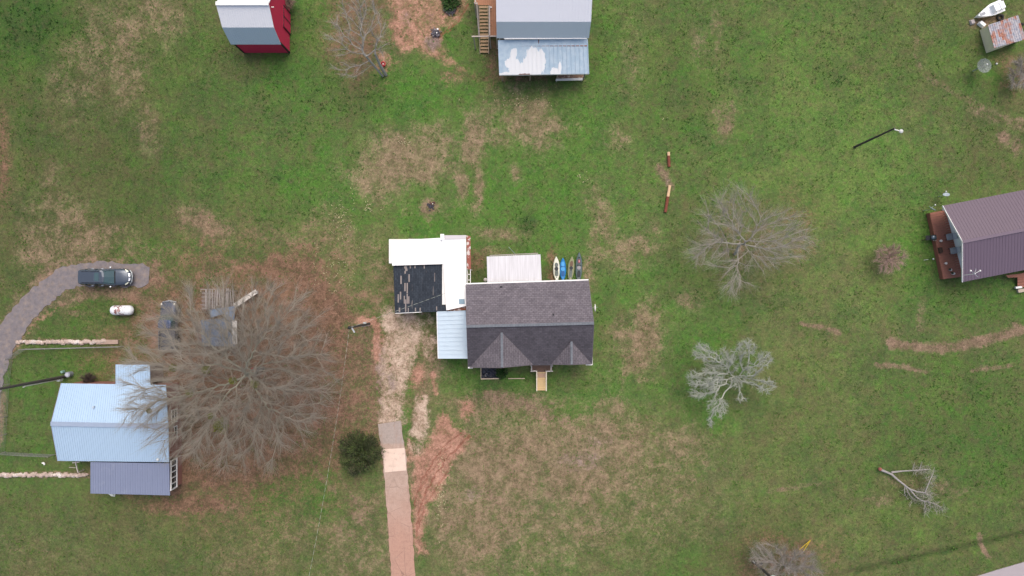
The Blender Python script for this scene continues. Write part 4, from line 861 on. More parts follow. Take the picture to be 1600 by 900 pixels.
for s_ in (-1,1):
    mb = MB(); mb.ball(P(.72,s_*.98,1.12), (.10,.11,.09), 10, 6); mb.build('mirror', CHR, suv)
    for x in (-.2,-1.2): MB().bar(P(x-.12,s_*.875,.93), P(x+.12,s_*.875,.93), .04, .05).build('door_handle', CHR, suv)
    mb = MB(); pts = [P(2.05,s_*.80,.92),P(2.2,s_*.76,.91),P(2.36,s_*.62,.87),P(2.42,s_*.5,.84),P(2.28,s_*.54,.93),P(2.12,s_*.7,.955)]
    mb.slab(pts, .1); mb.build('headlight', simple('headlight lens', (.6,.62,.5), .15, .2, .02), suv)
    for x in (-1.62,1.5): wheel(suv, P(x, s_*.76, .36), .36, .22, 'y')
mb = MB(); mb.slab([P(2.38,-.4,.86),P(2.52,-.36,.80),P(2.55,-.06,.80),P(2.42,-.06,.87)], .12); mb.slab([P(2.38,.4,.86),P(2.52,.36,.80),P(2.55,.06,.80),P(2.42,.06,.87)], .12); mb.build('grille', CHR, suv)
mb = MB(); mb.tube([P(2.40,-.7,.6),P(2.58,-.45,.58),P(2.64,0,.58),P(2.58,.45,.58),P(2.40,.7,.6)], .06, 8); mb.build('bumper', simple('grey bumper', (.3,.33,.35), .3, .4), suv)
mb = MB(); mb.bar(P(1.12,-.62,1.075), P(1.12,.62,1.075), .1, .03); mb.bar(P(1.05,.2,1.09), P(.7,-.35,1.36), .02, .02); mb.build('wiper', DT, suv)
# old pickup
cP = W(262.5,509,.9); P = vehicle((cP.x,cP.y,0), (0,1,0), 0)
pk = thing('pickup_truck', 'old dark blue pickup truck parked under the left side of the big bare tree', 'pickup truck', (cP.x,cP.y,0))
PT = simple('faded blue truck paint', (.065,.075,.10), .45, .2, .12, c2=(.11,.10,.10), thr=(.5,.7)); hw = .84
mb = MB(); mb.rings([sect(P,x,w,z0,z1) for x,w,z0,z1 in ((-2.45,.80,.5,.9),(-2.4,.83,.45,1.0),(0,hw,.42,1.02),(1.3,.82,.42,1.0),(2.1,.78,.44,.95),(2.38,.7,.46,.88),(2.46,.5,.5,.8))]); mb.build('body', PT, pk, smooth=True)
frustum(P, (-.35,1.15,.78), (-.2,.62,.64), 1.0, 1.6).build('window_band', GL2, pk)
frustum(P, (-.24,.64,.66), (-.18,.5,.58), 1.6, 1.68, 2).build('roof', simple('navy roof', (.05,.07,.13), .4, .2), pk)
mb = MB()
for s_ in (-1,1): mb.bar(P(-.45,s_*.8,1.1), P(-2.42,s_*.8,1.1), .08, .22)
mb.bar(P(-.45,-.78,1.1), P(-.45,.78,1.1), .08, .22); mb.bar(P(-2.42,-.78,1.1), P(-2.42,.78,1.1), .08, .22); mb.build('cargo_bed', simple('dull bed', (.07,.075,.095), .6, var=.2), pk)
for s_ in (-1,1):
    MB().ball(P(2.2,s_*.66,.9), (.1,.12,.06), 8, 5).build('headlight', simple('dull lens', (.62,.6,.52), .3), pk); MB().ball(P(.95,s_*.98,1.1), (.11,.07,.1), 8, 5).build('mirror', DT, pk)
    for x in (-1.5,1.5): wheel(pk, P(x, s_*.75, .36), .36, .22, 'x')
mb = MB(); mb.tube([P(2.4,-.7,.6),P(2.55,0,.6),P(2.4,.7,.6)], .06, 6); mb.build('bumper', STEEL, pk)

# propane tank
cT = W(190.5,484.8,.7); tk = thing('propane_tank', 'white horizontal gas tank with rusty patches on the grass', 'gas tank', (cT.x,cT.y,0))
def mat_tank():
    m, t, b = newmat('chalky tank paint', .45, 0, .4); co = t.coord(); n = t.noise(co, 3.5, 5, .65); n2 = t.noise(t.mapping(co, loc=(4,0,0)), 2, 3)
    sp = t.new('ShaderNodeSeparateXYZ'); t.l.new(co, sp.inputs[0]); x = t.math('ABSOLUTE', t.add(sp.outputs[0], .1))
    k = t.mul(t.ramp(n, .5, .56), t.ramp(x, .45, .75, 1, 0)); t.put(b.inputs['Base Color'], t.mix(k, t.mix(n2, (.62,.66,.67), (.78,.79,.80)), (.22,.10,.09))); return m
rg = []
for i in range(17):
    u = -1+2*i/16; x = 1.18*u; e = abs(x)-.72; r = .5 if e < 0 else .5*math.sqrt(max(.004, 1-(e/.47)**2))
    rg.append([(cT.x+x, cT.y+r*math.cos(k*math.pi/8), .68+r*math.sin(k*math.pi/8)) for k in range(16)])
MB().rings(rg).build('tank_shell', mat_tank(), tk, smooth=True)
mb = MB(); mb.tube([(cT.x-.05,cT.y,1.16),(cT.x-.05,cT.y,1.27)], .16, 14); mb.build('valve_dome', simple('tank dome', (.35,.2,.18), .6, c2=(.7,.7,.7)), tk)
for s_ in (-.65,.65): MB().box((cT.x+s_, cT.y, .13), (.22,.8,.26)).build('leg', simple('concrete block', (.33,.31,.29)), tk)

# collapsed shed under the tree
cs = thing('collapsed_shed', 'half collapsed shed with blue grey sheets and bare rafters under the big tree', 'shed', (*W(342,500).xy, 0))
SB = simple('blue grey sheet', (.135,.165,.215), .6, var=.2, scale=1.5, c2=(.10,.11,.13), thr=(.55,.62)); mb = MB(); Q = [W(314,500,1.9), W(366,496,2.1), W(367,541,1.5), W(316,541,1.4)]; mb.slab(Q, .05); ribs(mb, Q[0], Q[1], Q[2], Q[3], 12, .05, .03); mb.build('roof_sheet', SB, cs)
mb = MB(); mb.slab([W(326,484,2.2), W(367,478,2.4), W(366,500,2.15), W(352,500,2.1), (W(350,490,2.2)), W(328,497,2.1)], .05); mb.build('roof_sheet', simple('lighter blue sheet', (.165,.21,.28), .6, var=.2), cs)
BD = simple('bleached boards', (.26,.235,.225), .9, var=.35, scale=2)
mb = MB()
for i in range(13):
    x = 322+i*3.5; mb.bar(W(x+random.uniform(-1,1),450+random.uniform(0,4),2.1), W(x+random.uniform(-1.5,1.5),484+random.uniform(-6,3),2.35), random.uniform(.06,.15), .04)
for i in range(6): x = 313; y = 452+i*6; mb.bar(W(x+random.uniform(-1,3),y,2.0), W(x+random.uniform(12,30),y+random.uniform(-2,2),2.05), .07, .05)
mb.build('rafter', BD, cs)
mb = MB()
for x, y in ((317,503),(364,500),(364,538),(318,538),(318,455),(362,455)): p = W(x,y,1.4); mb.bar((p.x,p.y,0), (p.x,p.y,1.45 if y > 500 else 2.0), .12, .12)
mb.build('post', WOOD, cs)
mb = MB(); mb.box((*W(341,518).xy, .68), (3.1,2.2,1.36)); mb.box((*W(341,470).xy, .4), (2.6,1.9,.8)); mb.build('wall', simple('old board wall', (.15,.11,.09), .9, var=.3), cs)
PB = simple('peeling white board', (.62,.58,.54), .8, var=.25, scale=2)
a, b2 = W(366,478,.5), W(401,455,.55); mb = MB(); mb.bar(a, b2, .45, .1); mb.bar((a.x+.2,a.y+.1,.0),(a.x+.2,a.y+.1,.46), .3, .3); mb.bar((b2.x-.2,b2.y-.1,0),(b2.x-.2,b2.y-.1,.5), .3, .3); mb.top('white_plank', PB, 'wide peeling white plank propped up slanting away from the collapsed shed', 'plank', org=((a.x+b2.x)/2,(a.y+b2.y)/2,0), group='peeling white planks')
a, b2 = W(366.5,501,2.2), W(367,538,1.66); mb = MB(); mb.bar(a, b2, .46, .06); mb.top('white_plank', PB, 'peeling white board lying on the right edge of the collapsed shed roof', 'plank', group='peeling white planks')

# ------------------------------------------------------------------ rusty shed top right
RZ = 1.5
A_, B_, C_, D_ = W(1543.8,39,RZ), W(1590,24,RZ+.25), W(1602,61.5,RZ+.25), W(1553.7,75,RZ)
rs = thing('rusty_shed', 'small low shed with rusty patchwork roof and cream sheet walls', 'shed', (*W(1565,55).xy, 0))
def mat_rusty():
    m, t, b = newmat('rusty patchwork sheets', .75, 0, .3); co = t.mapping(t.coord(), rot=(0,0,R(-15)))
    br = t.new('ShaderNodeTexBrick'); t.l.new(t.mapping(co, rot=(0,0,R(90))), br.inputs['Vector']); br.inputs['Color1'].default_value = (0,0,0,1); br.inputs['Color2'].default_value = (1,1,1,1); br.inputs['Mortar'].default_value = (.5,.5,.5,1)
    br.inputs['Scale'].default_value = 1; br.inputs['Brick Width'].default_value = .8; br.inputs['Row Height'].default_value = .26; br.inputs['Mortar Size'].default_value = .01
    n = t.noise(co, 1.5, 6, .75); k = t.ramp(t.add(t.mul(br.outputs[0], .35), n), .62, .86)
    col = t.mix(k, t.mix(t.ramp(t.noise(co, 4, 3), .4, .6), (.26,.28,.33), (.42,.40,.42)), t.mix(t.ramp(t.noise(co, 6, 3), .4, .6), (.26,.09,.055), (.42,.21,.15)))
    t.put(b.inputs['Base Color'], col); return m
mb = MB(); mb.slab([A_, B_, C_, D_], .04); ribs(mb, A_, B_, C_, D_, 14, .08, .035); mb.build('roof', mat_rusty(), rs)
CR = simple('cream wall', (.82,.75,.55), .8, var=.10)
w0 = [W(1530.5,47), W(1541,83), W(1588,66.5), W(1577,31)]
rt = [A_, D_, C_, B_]; rt = [lerp(p, rt[(i+2) % 4], .03)-Vector((0,0,.06)) for i, p in enumerate(rt)]
mb = MB(); mb.add([tuple(p) for p in w0]+[tuple(p) for p in rt], [(3,2,1,0),(0,1,5,4),(1,2,6,5),(2,3,7,6),(3,0,4,7),(4,5,6,7)])
for i in range(11):
    p, q2 = lerp(w0[0], w0[1], (i+.5)/11), lerp(rt[0], rt[1], (i+.5)/11); mb.bar(p, q2, .03, .03)
mb.build('wall', CR, rs)
nrm = Vector(((w0[2]-w0[1]).y, -(w0[2]-w0[1]).x, 0)).normalized()*.03
mb = MB(); mb.slab([lerp(w0[1],w0[2],.52)+nrm+Vector((0,0,.1)), lerp(w0[1],w0[2],.8)+nrm+Vector((0,0,.1)), lerp(rt[1],rt[2],.92)+nrm-Vector((0,0,.1)), lerp(rt[1],rt[2],.45)+nrm-Vector((0,0,.25))], .02); mb.build('door_opening', simple('dark opening', (.015,.013,.012), .9), rs)
mb = MB(); c = W(1597.5,37,.6); wheel(thing('old_tyre', 'black tyre leaning by the right corner of the rusty shed', 'tyre', (c.x,c.y,0), 'loose tyres'), Vector((c.x,c.y,.32)), .3, .2, 'y')
c = W(1563,27.5,.1); t = thing('old_tyre', 'black tyre lying between the white boat and the rusty shed', 'tyre', (c.x,c.y,0), 'loose tyres')
mb = MB(); pts = [[(c.x+(.28+.11*math.cos(b))*math.cos(a), c.y+(.28+.11*math.cos(b))*math.sin(a), .11+.11*math.sin(b)) for b in [k*math.pi/4 for k in range(8)]] for a in [k*math.pi/9 for k in range(19)]]; mb.rings(pts, False); mb.build('tyre_ring', BLACK, t, smooth=True)
# white boat
bo = thing('boat', 'small white boat with a boxy cabin above the rusty shed', 'boat', (*W(1547,17).xy, 0))
a, b2 = W(1526,26,.6), W(1565,9,.6); ax = (b2-a).normalized(); L = (b2-a).length; sd = Vector((-ax.y, ax.x, 0)); BW = simple('boat gelcoat', (.72,.74,.76), .4, var=.05)
rg = []
for i in range(11):
    u = i/10; w = .62*min(1, (u*1.7)**.75+.03); p = a+ax*(u*L); rg.append([Vector((p.x+sd.x*s_*w, p.y+sd.y*s_*w, z)) for s_, z in ((-1,.8),(-.85,.35),(0,.12),(.85,.35),(1,.8),(0,.84))])
MB().rings(rg).build('hull', BW, bo)
for u, l, zz in ((.62,.62,1.35),(.86,.55,1.25)):
    p = a+ax*(u*L); mb = MB(); mb.box((p.x,p.y,(zz+.8)/2), (l,.85,zz-.8), math.atan2(ax.y,ax.x), .85); mb.build('cabin', simple('boat cabin white', (.86,.87,.88), .35, var=.02), bo, bevel=.03)
p = a+ax*(.18*L); mb = MB(); mb.box((p.x,p.y,.85), (.5,.25,.06), math.atan2(ax.y,ax.x)); mb.build('bow_hatch', simple('grey hatch', (.3,.31,.33), .5), bo)
mb = MB(); c = W(1536,37,.4); mb.box((c.x,c.y,.22), (.75,.4,.42), R(-38), .8); mb.top('white_crate', BW, 'small white box between the boat and the cream roof edge', 'box', bevel=.03)
mb = MB(); c = W(1520,34,.2); mb.box((c.x,c.y,.14), (.5,.55,.28), .3, .7); mb.top('grey_block', simple('grey block', (.38,.34,.33), .9, var=.2), 'grey rock at the left end of the bare dirt by the boat', 'rock', bevel=.05)
# mesh dish
c = W(1537,103,1.6); md = thing('mesh_dish', 'large grey many sided mesh dish pointing at the sky', 'satellite dish', (c.x,c.y,0), 'satellite dishes')
m, t_, b_ = newmat('grey mesh', .6, .3, .3); b_.inputs['Base Color'].default_value = (.20,.23,.21,1)
ck = t_.new('ShaderNodeTexChecker'); t_.l.new(t_.coord(), ck.inputs[0]); ck.inputs['Scale'].default_value = 26
t_.put(b_.inputs['Alpha'], t_.ramp(ck.outputs[1], 0, 1, .55, 1.0))
mb = MB(); N = 10; r = .74; mb.rings([[(c.x+r*q*math.cos(2*math.pi*i/N+.2), c.y+r*q*math.sin(2*math.pi*i/N+.2), c.z-.12+.22*q*q) for i in range(N)] for q in (.04,.35,.7,1)], False); mb.build('reflector', m, md)
mb = MB()
for i in range(N): a = 2*math.pi*i/N+.2; mb.bar((c.x,c.y,c.z-.1), (c.x+r*math.cos(a),c.y+r*math.sin(a),c.z+.11), .02, .02)
for i in range(3): a = 2*math.pi*i/3; mb.tube([(c.x+.6*math.cos(a),c.y+.6*math.sin(a),c.z), (c.x,c.y,c.z+.5)], .012, 5)
mb.build('rib', simple('mesh rib', (.2,.22,.21), .6), md); MB().ball((c.x,c.y,c.z+.5), .08, 8, 5).build('feed_head', WHITE, md); MB().bar((c.x,c.y,0), (c.x,c.y,c.z-.12), .1, .1).build('mast', STEEL, md)

# ------------------------------------------------------------------ right house
z1, z2 = 2.8, 4.5
n_w, r_w, s_w = W(1473.3,321.5,z1), W(1504.2,377.8,z2), W(1504.2,440.7,z1)
rd = (W(1600,359,z2)-r_w); rd.z = 0; rd.normalize(); Lh = 14.0
n_e, r_e, s_e = n_w+rd*Lh, r_w+rd*Lh, s_w+rd*Lh
rh = thing('purple_roof_house', 'house with dull purple metal roof and pale gable wall', 'house', (*(r_w+rd*7).xy, 0))
PM_DIM = metal_roof('dull purple metal', (.108,.076,.103), var=.06); PM2 = metal_roof('dull purple metal base', (.13,.095,.128), var=.05)  # north slope copy darkened in colour to offset the stronger light there
mb = MB(); mb.slab([n_w, n_e, r_e, r_w], .08); ribs(mb, n_w, n_e, r_e, r_w, 46, .05, .018); mb.build('roof_slope', PM_DIM, rh)
mb = MB(); mb.slab([r_w, r_e, s_e, s_w], .08); ribs(mb, r_w, r_e, s_e, s_w, 46, .05, .018); mb.build('roof_slope', PM2, rh)
mb = MB(); mb.bar(r_w+Vector((0,0,.05)), r_e+Vector((0,0,.05)), .3, .03); mb.build('ridge_cap', PM2, rh)
pd = Vector((-rd.y, rd.x, 0)); i_ = .12; OV = 1.6
mb = MB(); g = [n_w+rd*OV-pd*.3, s_w+rd*OV+pd*.3, s_e-rd*i_+pd*.3, n_e-rd*i_-pd*.3]
vs = [(p.x,p.y,0) for p in g]+[(p.x,p.y,z1-.05) for p in g]+[tuple(r_w+rd*OV-Vector((0,0,.15))), tuple(r_e-rd*i_-Vector((0,0,.15)))]
mb.add(vs, [(0,1,5,8,4),(1,2,6,5),(2,3,7,9,6),(3,0,4,7)]); PW = simple('pale green siding', (.78,.86,.82), .7, var=.06); mb.build('wall', PW, rh)
mb = MB()
for a, b2 in ((n_w,r_w),(r_w,s_w)): mb.bar(a-rd*.02+Vector((0,0,-.05)), b2-rd*.02+Vector((0,0,-.05)), .05, .16)
mb.build('fascia', WHITE, rh)
# antenna on the roof
p = W(1508,430,3.8); an = thing('roof_antenna', 'spindly white antenna on the lower left corner of the purple roof', 'antenna', tuple(p))
mb = MB(); mb.tube([p-Vector((0,0,.15)), p+Vector((.1,.1,1.2))], .03, 6); mb.build('mast', WHITE, an)
mb = MB(); tp = p+Vector((.1,.1,1.2))
for dx, dy in ((.5,.3),(-.4,.3),(.1,.5),(.3,-.3)): mb.tube([tp, tp+Vector((dx,dy,.05))], .018, 5)
mb.build('boom', STEEL, an)
mb = MB()
for dx, dy in ((.5,.3),(-.4,.3)): mb.ball(tp+Vector((dx,dy,.05)), .09, 8, 5)
mb.build('head', WHITE, an)
# deck of the right house
rdk = thing('side_deck', 'red stained timber deck along the pale gable wall of the purple roofed house', 'deck', (*W(1482,385).xy, 0))
dz = .6; A1, B1, C1, D1 = W(1453,333,dz), W(1478,328.5,dz), W(1507,431.5,dz), W(1474.5,436,dz)
N = 28
mb = MB()
for i in range(N): a, b2, c_, d_ = lerp(A1,D1,i/N), lerp(B1,C1,i/N), lerp(B1,C1,(i+.95)/N), lerp(A1,D1,(i+.95)/N); mb.slab([a,b2,c_,d_], .05)
mb.build('decking', REDDECK, rdk)
mb = MB()
for p, q2 in ((A1, D1), (A1, B1), (D1, C1)): mb.bar(p+Vector((0,0,-.32)), q2+Vector((0,0,-.32)), .05, .56)
mb.build('rim_board', simple('red brown rim', (.24,.095,.065), .8, var=.2), rdk)
for i in range(6): p = lerp(A1,D1,.02+.96*i/5)+rd*.35; MB().bar((p.x,p.y,0), (p.x,p.y,dz-.05), .12, .12).build('post', WOOD, rdk)
def deckchair(px, py, label):
    c = W(px, py, dz+.35); a = math.atan2(rd.y, rd.x); t = thing('deck_chair', label, 'chair', (c.x,c.y,dz), 'grey deck chairs')
    G1 = simple('grey mesh cloth', (.33,.34,.36), .7, var=.15); mb = MB(); mb.box((c.x,c.y,dz+.38), (.62,.6,.06), a); mb.build('seat', G1, t)
    b2 = Vector((c.x,c.y,0))+rd*.38; mb = MB(); mb.box((b2.x,b2.y,dz+.68), (.1,.6,.6), a); mb.build('backrest', simple('pale grey back', (.42,.45,.48), .7), t)
    for sx in (-1,1):
        for sy in (-1,1): q2 = Vector((c.x,c.y,0))+rd*(.25*sx)+pd*(.26*sy); MB().box((q2.x,q2.y,dz+.18), (.05,.05,.36)).build('leg', DT, t)
        q2 = Vector((c.x,c.y,0))+pd*(.3*sx); MB().box((q2.x,q2.y,dz+.55), (.5,.06,.05), a).build('armrest', simple('armrest grey', (.3,.32,.33), .6), t)
deckchair(1483.5, 370, 'upper of the two grey chairs on the red deck'); deckchair(1489.5, 391.5, 'lower of the two grey chairs on the red deck')
mb = MB(); c = W(1470,391,dz+.2); mb.box((c.x,c.y,dz+.15), (.35,.6,.3), math.atan2(rd.y,rd.x), .9); mb.top('planter_box', simple('dark planter', (.06,.035,.025), .8), 'small dark planter box on the left edge of the red deck', 'planter', bevel=.02)
# grill
c = W(1455.5,371.5,.8); gr = thing('barbecue_grill', 'black barbecue grill with a shiny lid on the grass beside the red deck', 'grill', (c.x,c.y,0))
mb = MB(); mb.box((c.x+.18,c.y+.03,.72), (.62,.52,.3), .1); mb.build('firebox', DT, gr, bevel=.03); mb = MB(); mb.ball((c.x+.18,c.y+.03,.88), (.3,.25,.2), 12, 6); mb.build('lid', simple('steel lid', (.13,.16,.19), .25, .6), gr, smooth=True)
MB().box((c.x-.38,c.y+.0,.8), (.42,.46,.04), .1).build('side_shelf', simple('black shelf', (.02,.022,.028), .5), gr)
for sx in (-.5,.42):
    for sy in (-.2,.22): MB().box((c.x+sx,c.y+sy,.3), (.05,.05,.6)).build('leg', DT, gr)
mb = MB(); mb.tube([(c.x+.1,c.y-.3,.85),(c.x+.5,c.y-.3,.85)], .02, 6); mb.build('lid_handle', CHR, gr)
lnb_dish(1456.5, 326.5, 1.5, .38, 60, 'pale grey dish with long feed arm off the upper corner of the red deck', tilt=25)
lnb_dish(1478.5, 304.5, 1.3, .30, 110, 'blue grey dish standing on the grass above the purple roof corner', tilt=35)
for i, (x, y, lb) in enumerate(((1476.2,411.5,'white flower pot alone on the lower part of the red deck'),(1483.5,421.7,'white flower pot at the bottom edge of the red deck above the wide pale one'),(1487.5,427.5,'wide pale flower pot on the bottom edge of the red deck'),(1468.5,376.5,'tiny white pot on the left edge of the red deck beside the grill'))):
    c = W(x, y, dz); t = thing('flower_pot', lb, 'flower pot', (c.x,c.y,dz), 'pots on the red deck'); k = 1.5 if i == 2 else 1
    MB().rings([[(c.x+r*k*math.cos(j*.628), c.y+r*math.sin(j*.628), dz+z) for j in range(10)] for r, z in ((.08,.0),(.12,.22),(.13,.22),(.13,.25))]).build('pot', simple('pale pot', (.66,.6,.56), .7), t)
    if i != 0 and i != 3: MB().ball((c.x-.15,c.y+.05,dz+.3), (.14,.12,.12), 7, 4).build('plant', simple('dark pot plant', (.04,.05,.03), .9, var=.4), t)
# lower porch at the right edge
lp = thing('back_steps', 'red brown back steps with a pale tread at the right edge of the view', 'steps', (*W(1592,443).xy, 0))
mb = MB(); mb.slab([W(1572,430,.7), W(1592,428,.7), W(1620,422,.7), (W(1622,432,.7)), W(1575,434,.7)], .06); mb.build('landing', REDDECK, lp)
for i in range(4):
    mb = MB(); y = 433+i*4.3; z = .62-.14*i; mb.slab([W(1590,y,z), W(1622,y-4,z), W(1622,y,z), W(1590,y+4,z)], .05); mb.build('step', REDDECK, lp)
mb = MB(); mb.slab([W(1590.5,452.5,.25), W(1622,447,.25), W(1622,452,.25), W(1592,457.5,.25)], .25); mb.build('tread_block', simple('pale block', (.42,.35,.28), .85), lp)
mb = MB(); mb.bar(W(1586.5,449.5,.35), W(1596,448.5,.35), .2, .2); mb.top('gutter_piece', WHITE, 'short white pipe beside the back steps at the right edge', 'pipe')

# ------------------------------------------------------------------ poles and wires
POLE = simple('dark pole timber', (.075,.068,.06), .9, var=.3, scale=2, stretch=(1,1,.2))
def pole(name, bx, by, tx, ty, label, z=None, r=.13):
    b_ = W(bx, by, 0); rb = math.hypot(bx-800, by-450); rt = math.hypot(tx-800, ty-450); h = H*(1-rb/rt) if z is None else z; tp = W(tx, ty, h)
    t = thing(name, label, 'pole', (b_.x,b_.y,0)); mb = MB(); mb.tube([b_-Vector((0,0,.2)), tp], [r, r*.72], 10); mb.build('pole_shaft', POLE, t); return t, b_, tp
# centre pole
t, b_, tpC = pole('utility_pole', 577, 505.5, 546, 512, 'dark utility pole left of the gravel driveway feeding the house')
mb = MB(); p = lerp(b_, tpC, .25); mb.box((p.x,p.y+.15,p.z), (.25,.16,.5)); mb.build('meter_box', simple('meter grey', (.5,.53,.52), .5, .3), t)
mb = MB(); p = lerp(b_, tpC, .4); mb.tube([b_+Vector((.05,-.16,0)), p+Vector((0,-.16,0))], .035, 6); mb.build('conduit', simple('grey conduit', (.42,.42,.40), .6), t)
MB().ball(tpC+Vector((0,0,.05)), .16, 8, 5).build('pole_cap', DT, t)
mb = MB(); mb.box((tpC.x+.25,tpC.y-.25,tpC.z-.4), (.5,.12,.1), R(-60)); mb.build('bracket', STEEL, t)
# left pole
t, b_, tpL = pole('utility_pole', 103, 588, -6, 608.5, 'tall dark utility pole beside the upper left corner of the blue roofed house', r=.16)
a, c_ = lerp(b_, tpL, .05), lerp(b_, tpL, .62); mb = MB(); mb.tube([a+Vector((0,-.2,0)), c_+Vector((0,-.2,0))], .05, 8); mb.tube([c_+Vector((0,-.2,0)), c_+Vector((-.1,-.3,.15))], .07, 8); mb.build('conduit', simple('pale conduit', (.6,.57,.50), .6), t)
mb = MB(); p = b_+Vector((-.05,-.28,.9)); mb.box(p, (.3,.2,.45)); mb.build('meter_box', simple('meter grey', (.5,.53,.52), .5, .3), t)
c = W(107.3,585,.4); ac = thing('heat_pump', 'round grey cooling unit at the foot of the left utility pole', 'cooling unit', (c.x,c.y,0)); mb = MB(); mb.tube([(c.x,c.y,0),(c.x,c.y,.62)], .27, 14); mb.build('casing', simple('casing grey', (.30,.31,.36), .5, .3), ac); mb = MB(); mb.tube([(c.x,c.y,.62),(c.x,c.y,.66)], .17, 12); mb.build('fan_grille', simple('pale grille', (.42,.44,.50), .5), ac)
mb = MB(); c = W(98,581,.2); mb.box((c.x,c.y,.2), (.28,.3,.4), .4, .8); mb.top('plastic_bin', simple('dull green bin', (.18,.30,.25), .6), 'small dull green bin beside the round grey unit at the left pole', 'bin', bevel=.02)
# right lamp pole
t, b_, tp = pole('lamp_pole', 1335, 230, 1398, 200.5, 'thin dark lamp pole leaning over the grass with a white lamp arm', r=.12)
e = W(1408, 205, tp.z-.1); mb = MB(); mb.tube([tp+Vector((0,0,-.3)), e], .05, 6); mb.build('lamp_arm', WHITE, t)
mb = MB(); mb.ball(e, (.2,.2,.12), 10, 5); mb.build('lamp_head', simple('lamp grey', (.5,.51,.5), .5), t)
# bottom pole
t, b_, tpB = pole('utility_pole', 1178, 878, 1216, 912, 'utility pole with a pale transformer beside the bare bush at the bottom edge', z=8.0, r=.15)
p = lerp(b_, tpB, .84)+Vector((0,-.0,0)); mb = MB(); mb.tube([p+Vector((.1,-.1,-.5)), p+Vector((.1,-.1,.45))], .34, 14); mb.build('transformer', simple('transformer paint', (.62,.68,.69), .4, .1), t)
MB().ball(W(1189,881,2.2), .2, 8, 5).build('meter_head', DT, t)
mb = MB(); mb.tube([b_+Vector((-.12,.1,.1)), W(1182,881,1.4)+Vector((-.2,.1,0))], .06, 6); mb.build('conduit', simple('pale conduit', (.6,.57,.50)), t)
gm = thing('guy_wire', 'pair of yellow guy wire guards in the grass beside the bare bush at the bottom', 'guy wire', tuple(W(1266,844)))
YE = simple('yellow guard plastic', (.60,.42,.03), .5); q0 = W(1266,844.5,.05)
for x, y in ((1249.5,858.5),(1255.5,861)): mb = MB(); mb.tube([q0, W(x,y,2.2)], .035, 6); mb.build('guard', YE, gm)
mb = MB()
for x, y in ((1249.5,858.5),(1255.5,861)): mb.tube([W(x,y,2.2), tpB+Vector((0,0,-.3))], .006, 4)
mb.build('cable', STEEL, gm)
# service drops: twisted conductors, pale and dark turns
def mat_twist():
    m, t, b = newmat('twisted service cable', .5, 0, .3); at = t.attr('along'); w = t.math('FRACT', t.mul(at.outputs['Fac'], 1/.62)); f = t.math('LESS_THAN', w, .62)
    t.put(b.inputs['Base Color'], t.mix(f, (.11,.12,.09), (.38,.40,.34))); return m
TW = mat_twist()
def cable(a, b2, sag, label, r=.013, n=40):
    pts = [lerp(a, b2, i/n)-Vector((0,0,sag*4*(i/n)*(1-i/n))) for i in range(n+1)]; mb = MB(); mb.tube(pts, r, 5, False)
    o = mb.top('service_cable', TW, label, 'cable', group='overhead service cables'); at = o.data.attributes.new('along', 'FLOAT', 'POINT'); L = (b2-a).length
    at.data.foreach_set('value', [L*(i//5)/n for i in range(len(mb.v))])
cable(tpC, W(729,446,4.0), .7, 'overhead cable running from the centre pole across the black roof to the house')
cable(tpC, W(478,925,9.0), 1.0, 'overhead cable running from the centre pole down past the round dark bush', n=80)
cable(tpL, tpL+Vector((-14,-1.6,-.2)), .4, 'overhead cable leaving the left edge from the left utility pole')

# ------------------------------------------------------------------ logs, fire ring, yard litter
LOG = simple('reddish log bark', (.17,.055,.035), .9, var=.35, scale=4); LOGE = simple('fresh cut wood', (.58,.40,.24), .8, var=.15)
def log(a, b2, r, label, split=.25):
    t = thing('log', label, 'log', tuple((a+b2)/2), 'old poles lying in the grass'); q2 = lerp(a, b2, split)
    MB().tube([a+Vector((0,0,r)), q2+Vector((0,0,r))], r*.97, 10).build('bare_end', LOGE, t); MB().tube([q2+Vector((0,0,r)), b2+Vector((0,0,r))], [r, r*1.02], 10).build('bark', LOG, t)
log(W(1044,238), W(1045,261), .15, 'short reddish log lying north of the long one'); log(W(1046,290), W(1039,332), .16, 'long reddish log with a pale upper end', .42)
fr = thing('fire_ring', 'charred fire spot on a square of bare reddish dirt', 'fire pit', tuple(W(671,326)))
mb = MB(); c = W(672.5,323.5)
for i in range(26):
    a = random.uniform(0,6.28); r = random.uniform(0,.42); s_ = random.uniform(.05,.11); mb.ball((c.x+r*math.cos(a), c.y+r*math.sin(a), .03), (s_, s_*.8, s_*.6), 6, 4)
mb.build('ash', simple('charred ash', (.05,.05,.065), .95, var=.4, scale=8), fr)
mb = MB(); c = W(675.5,317.5)
for i in range(5): mb.bar((c.x+random.uniform(-.3,.3), c.y+random.uniform(-.15,.15), .05), (c.x+random.uniform(-.3,.3), c.y+random.uniform(-.15,.15), .1), .08, .08)
mb.build('stick', simple('scorched sticks', (.12,.05,.05), .9, var=.3), fr); MB().ball((c.x+.05,c.y-.08,.1), .06, 6, 4).build('white_can', WHITE, fr)
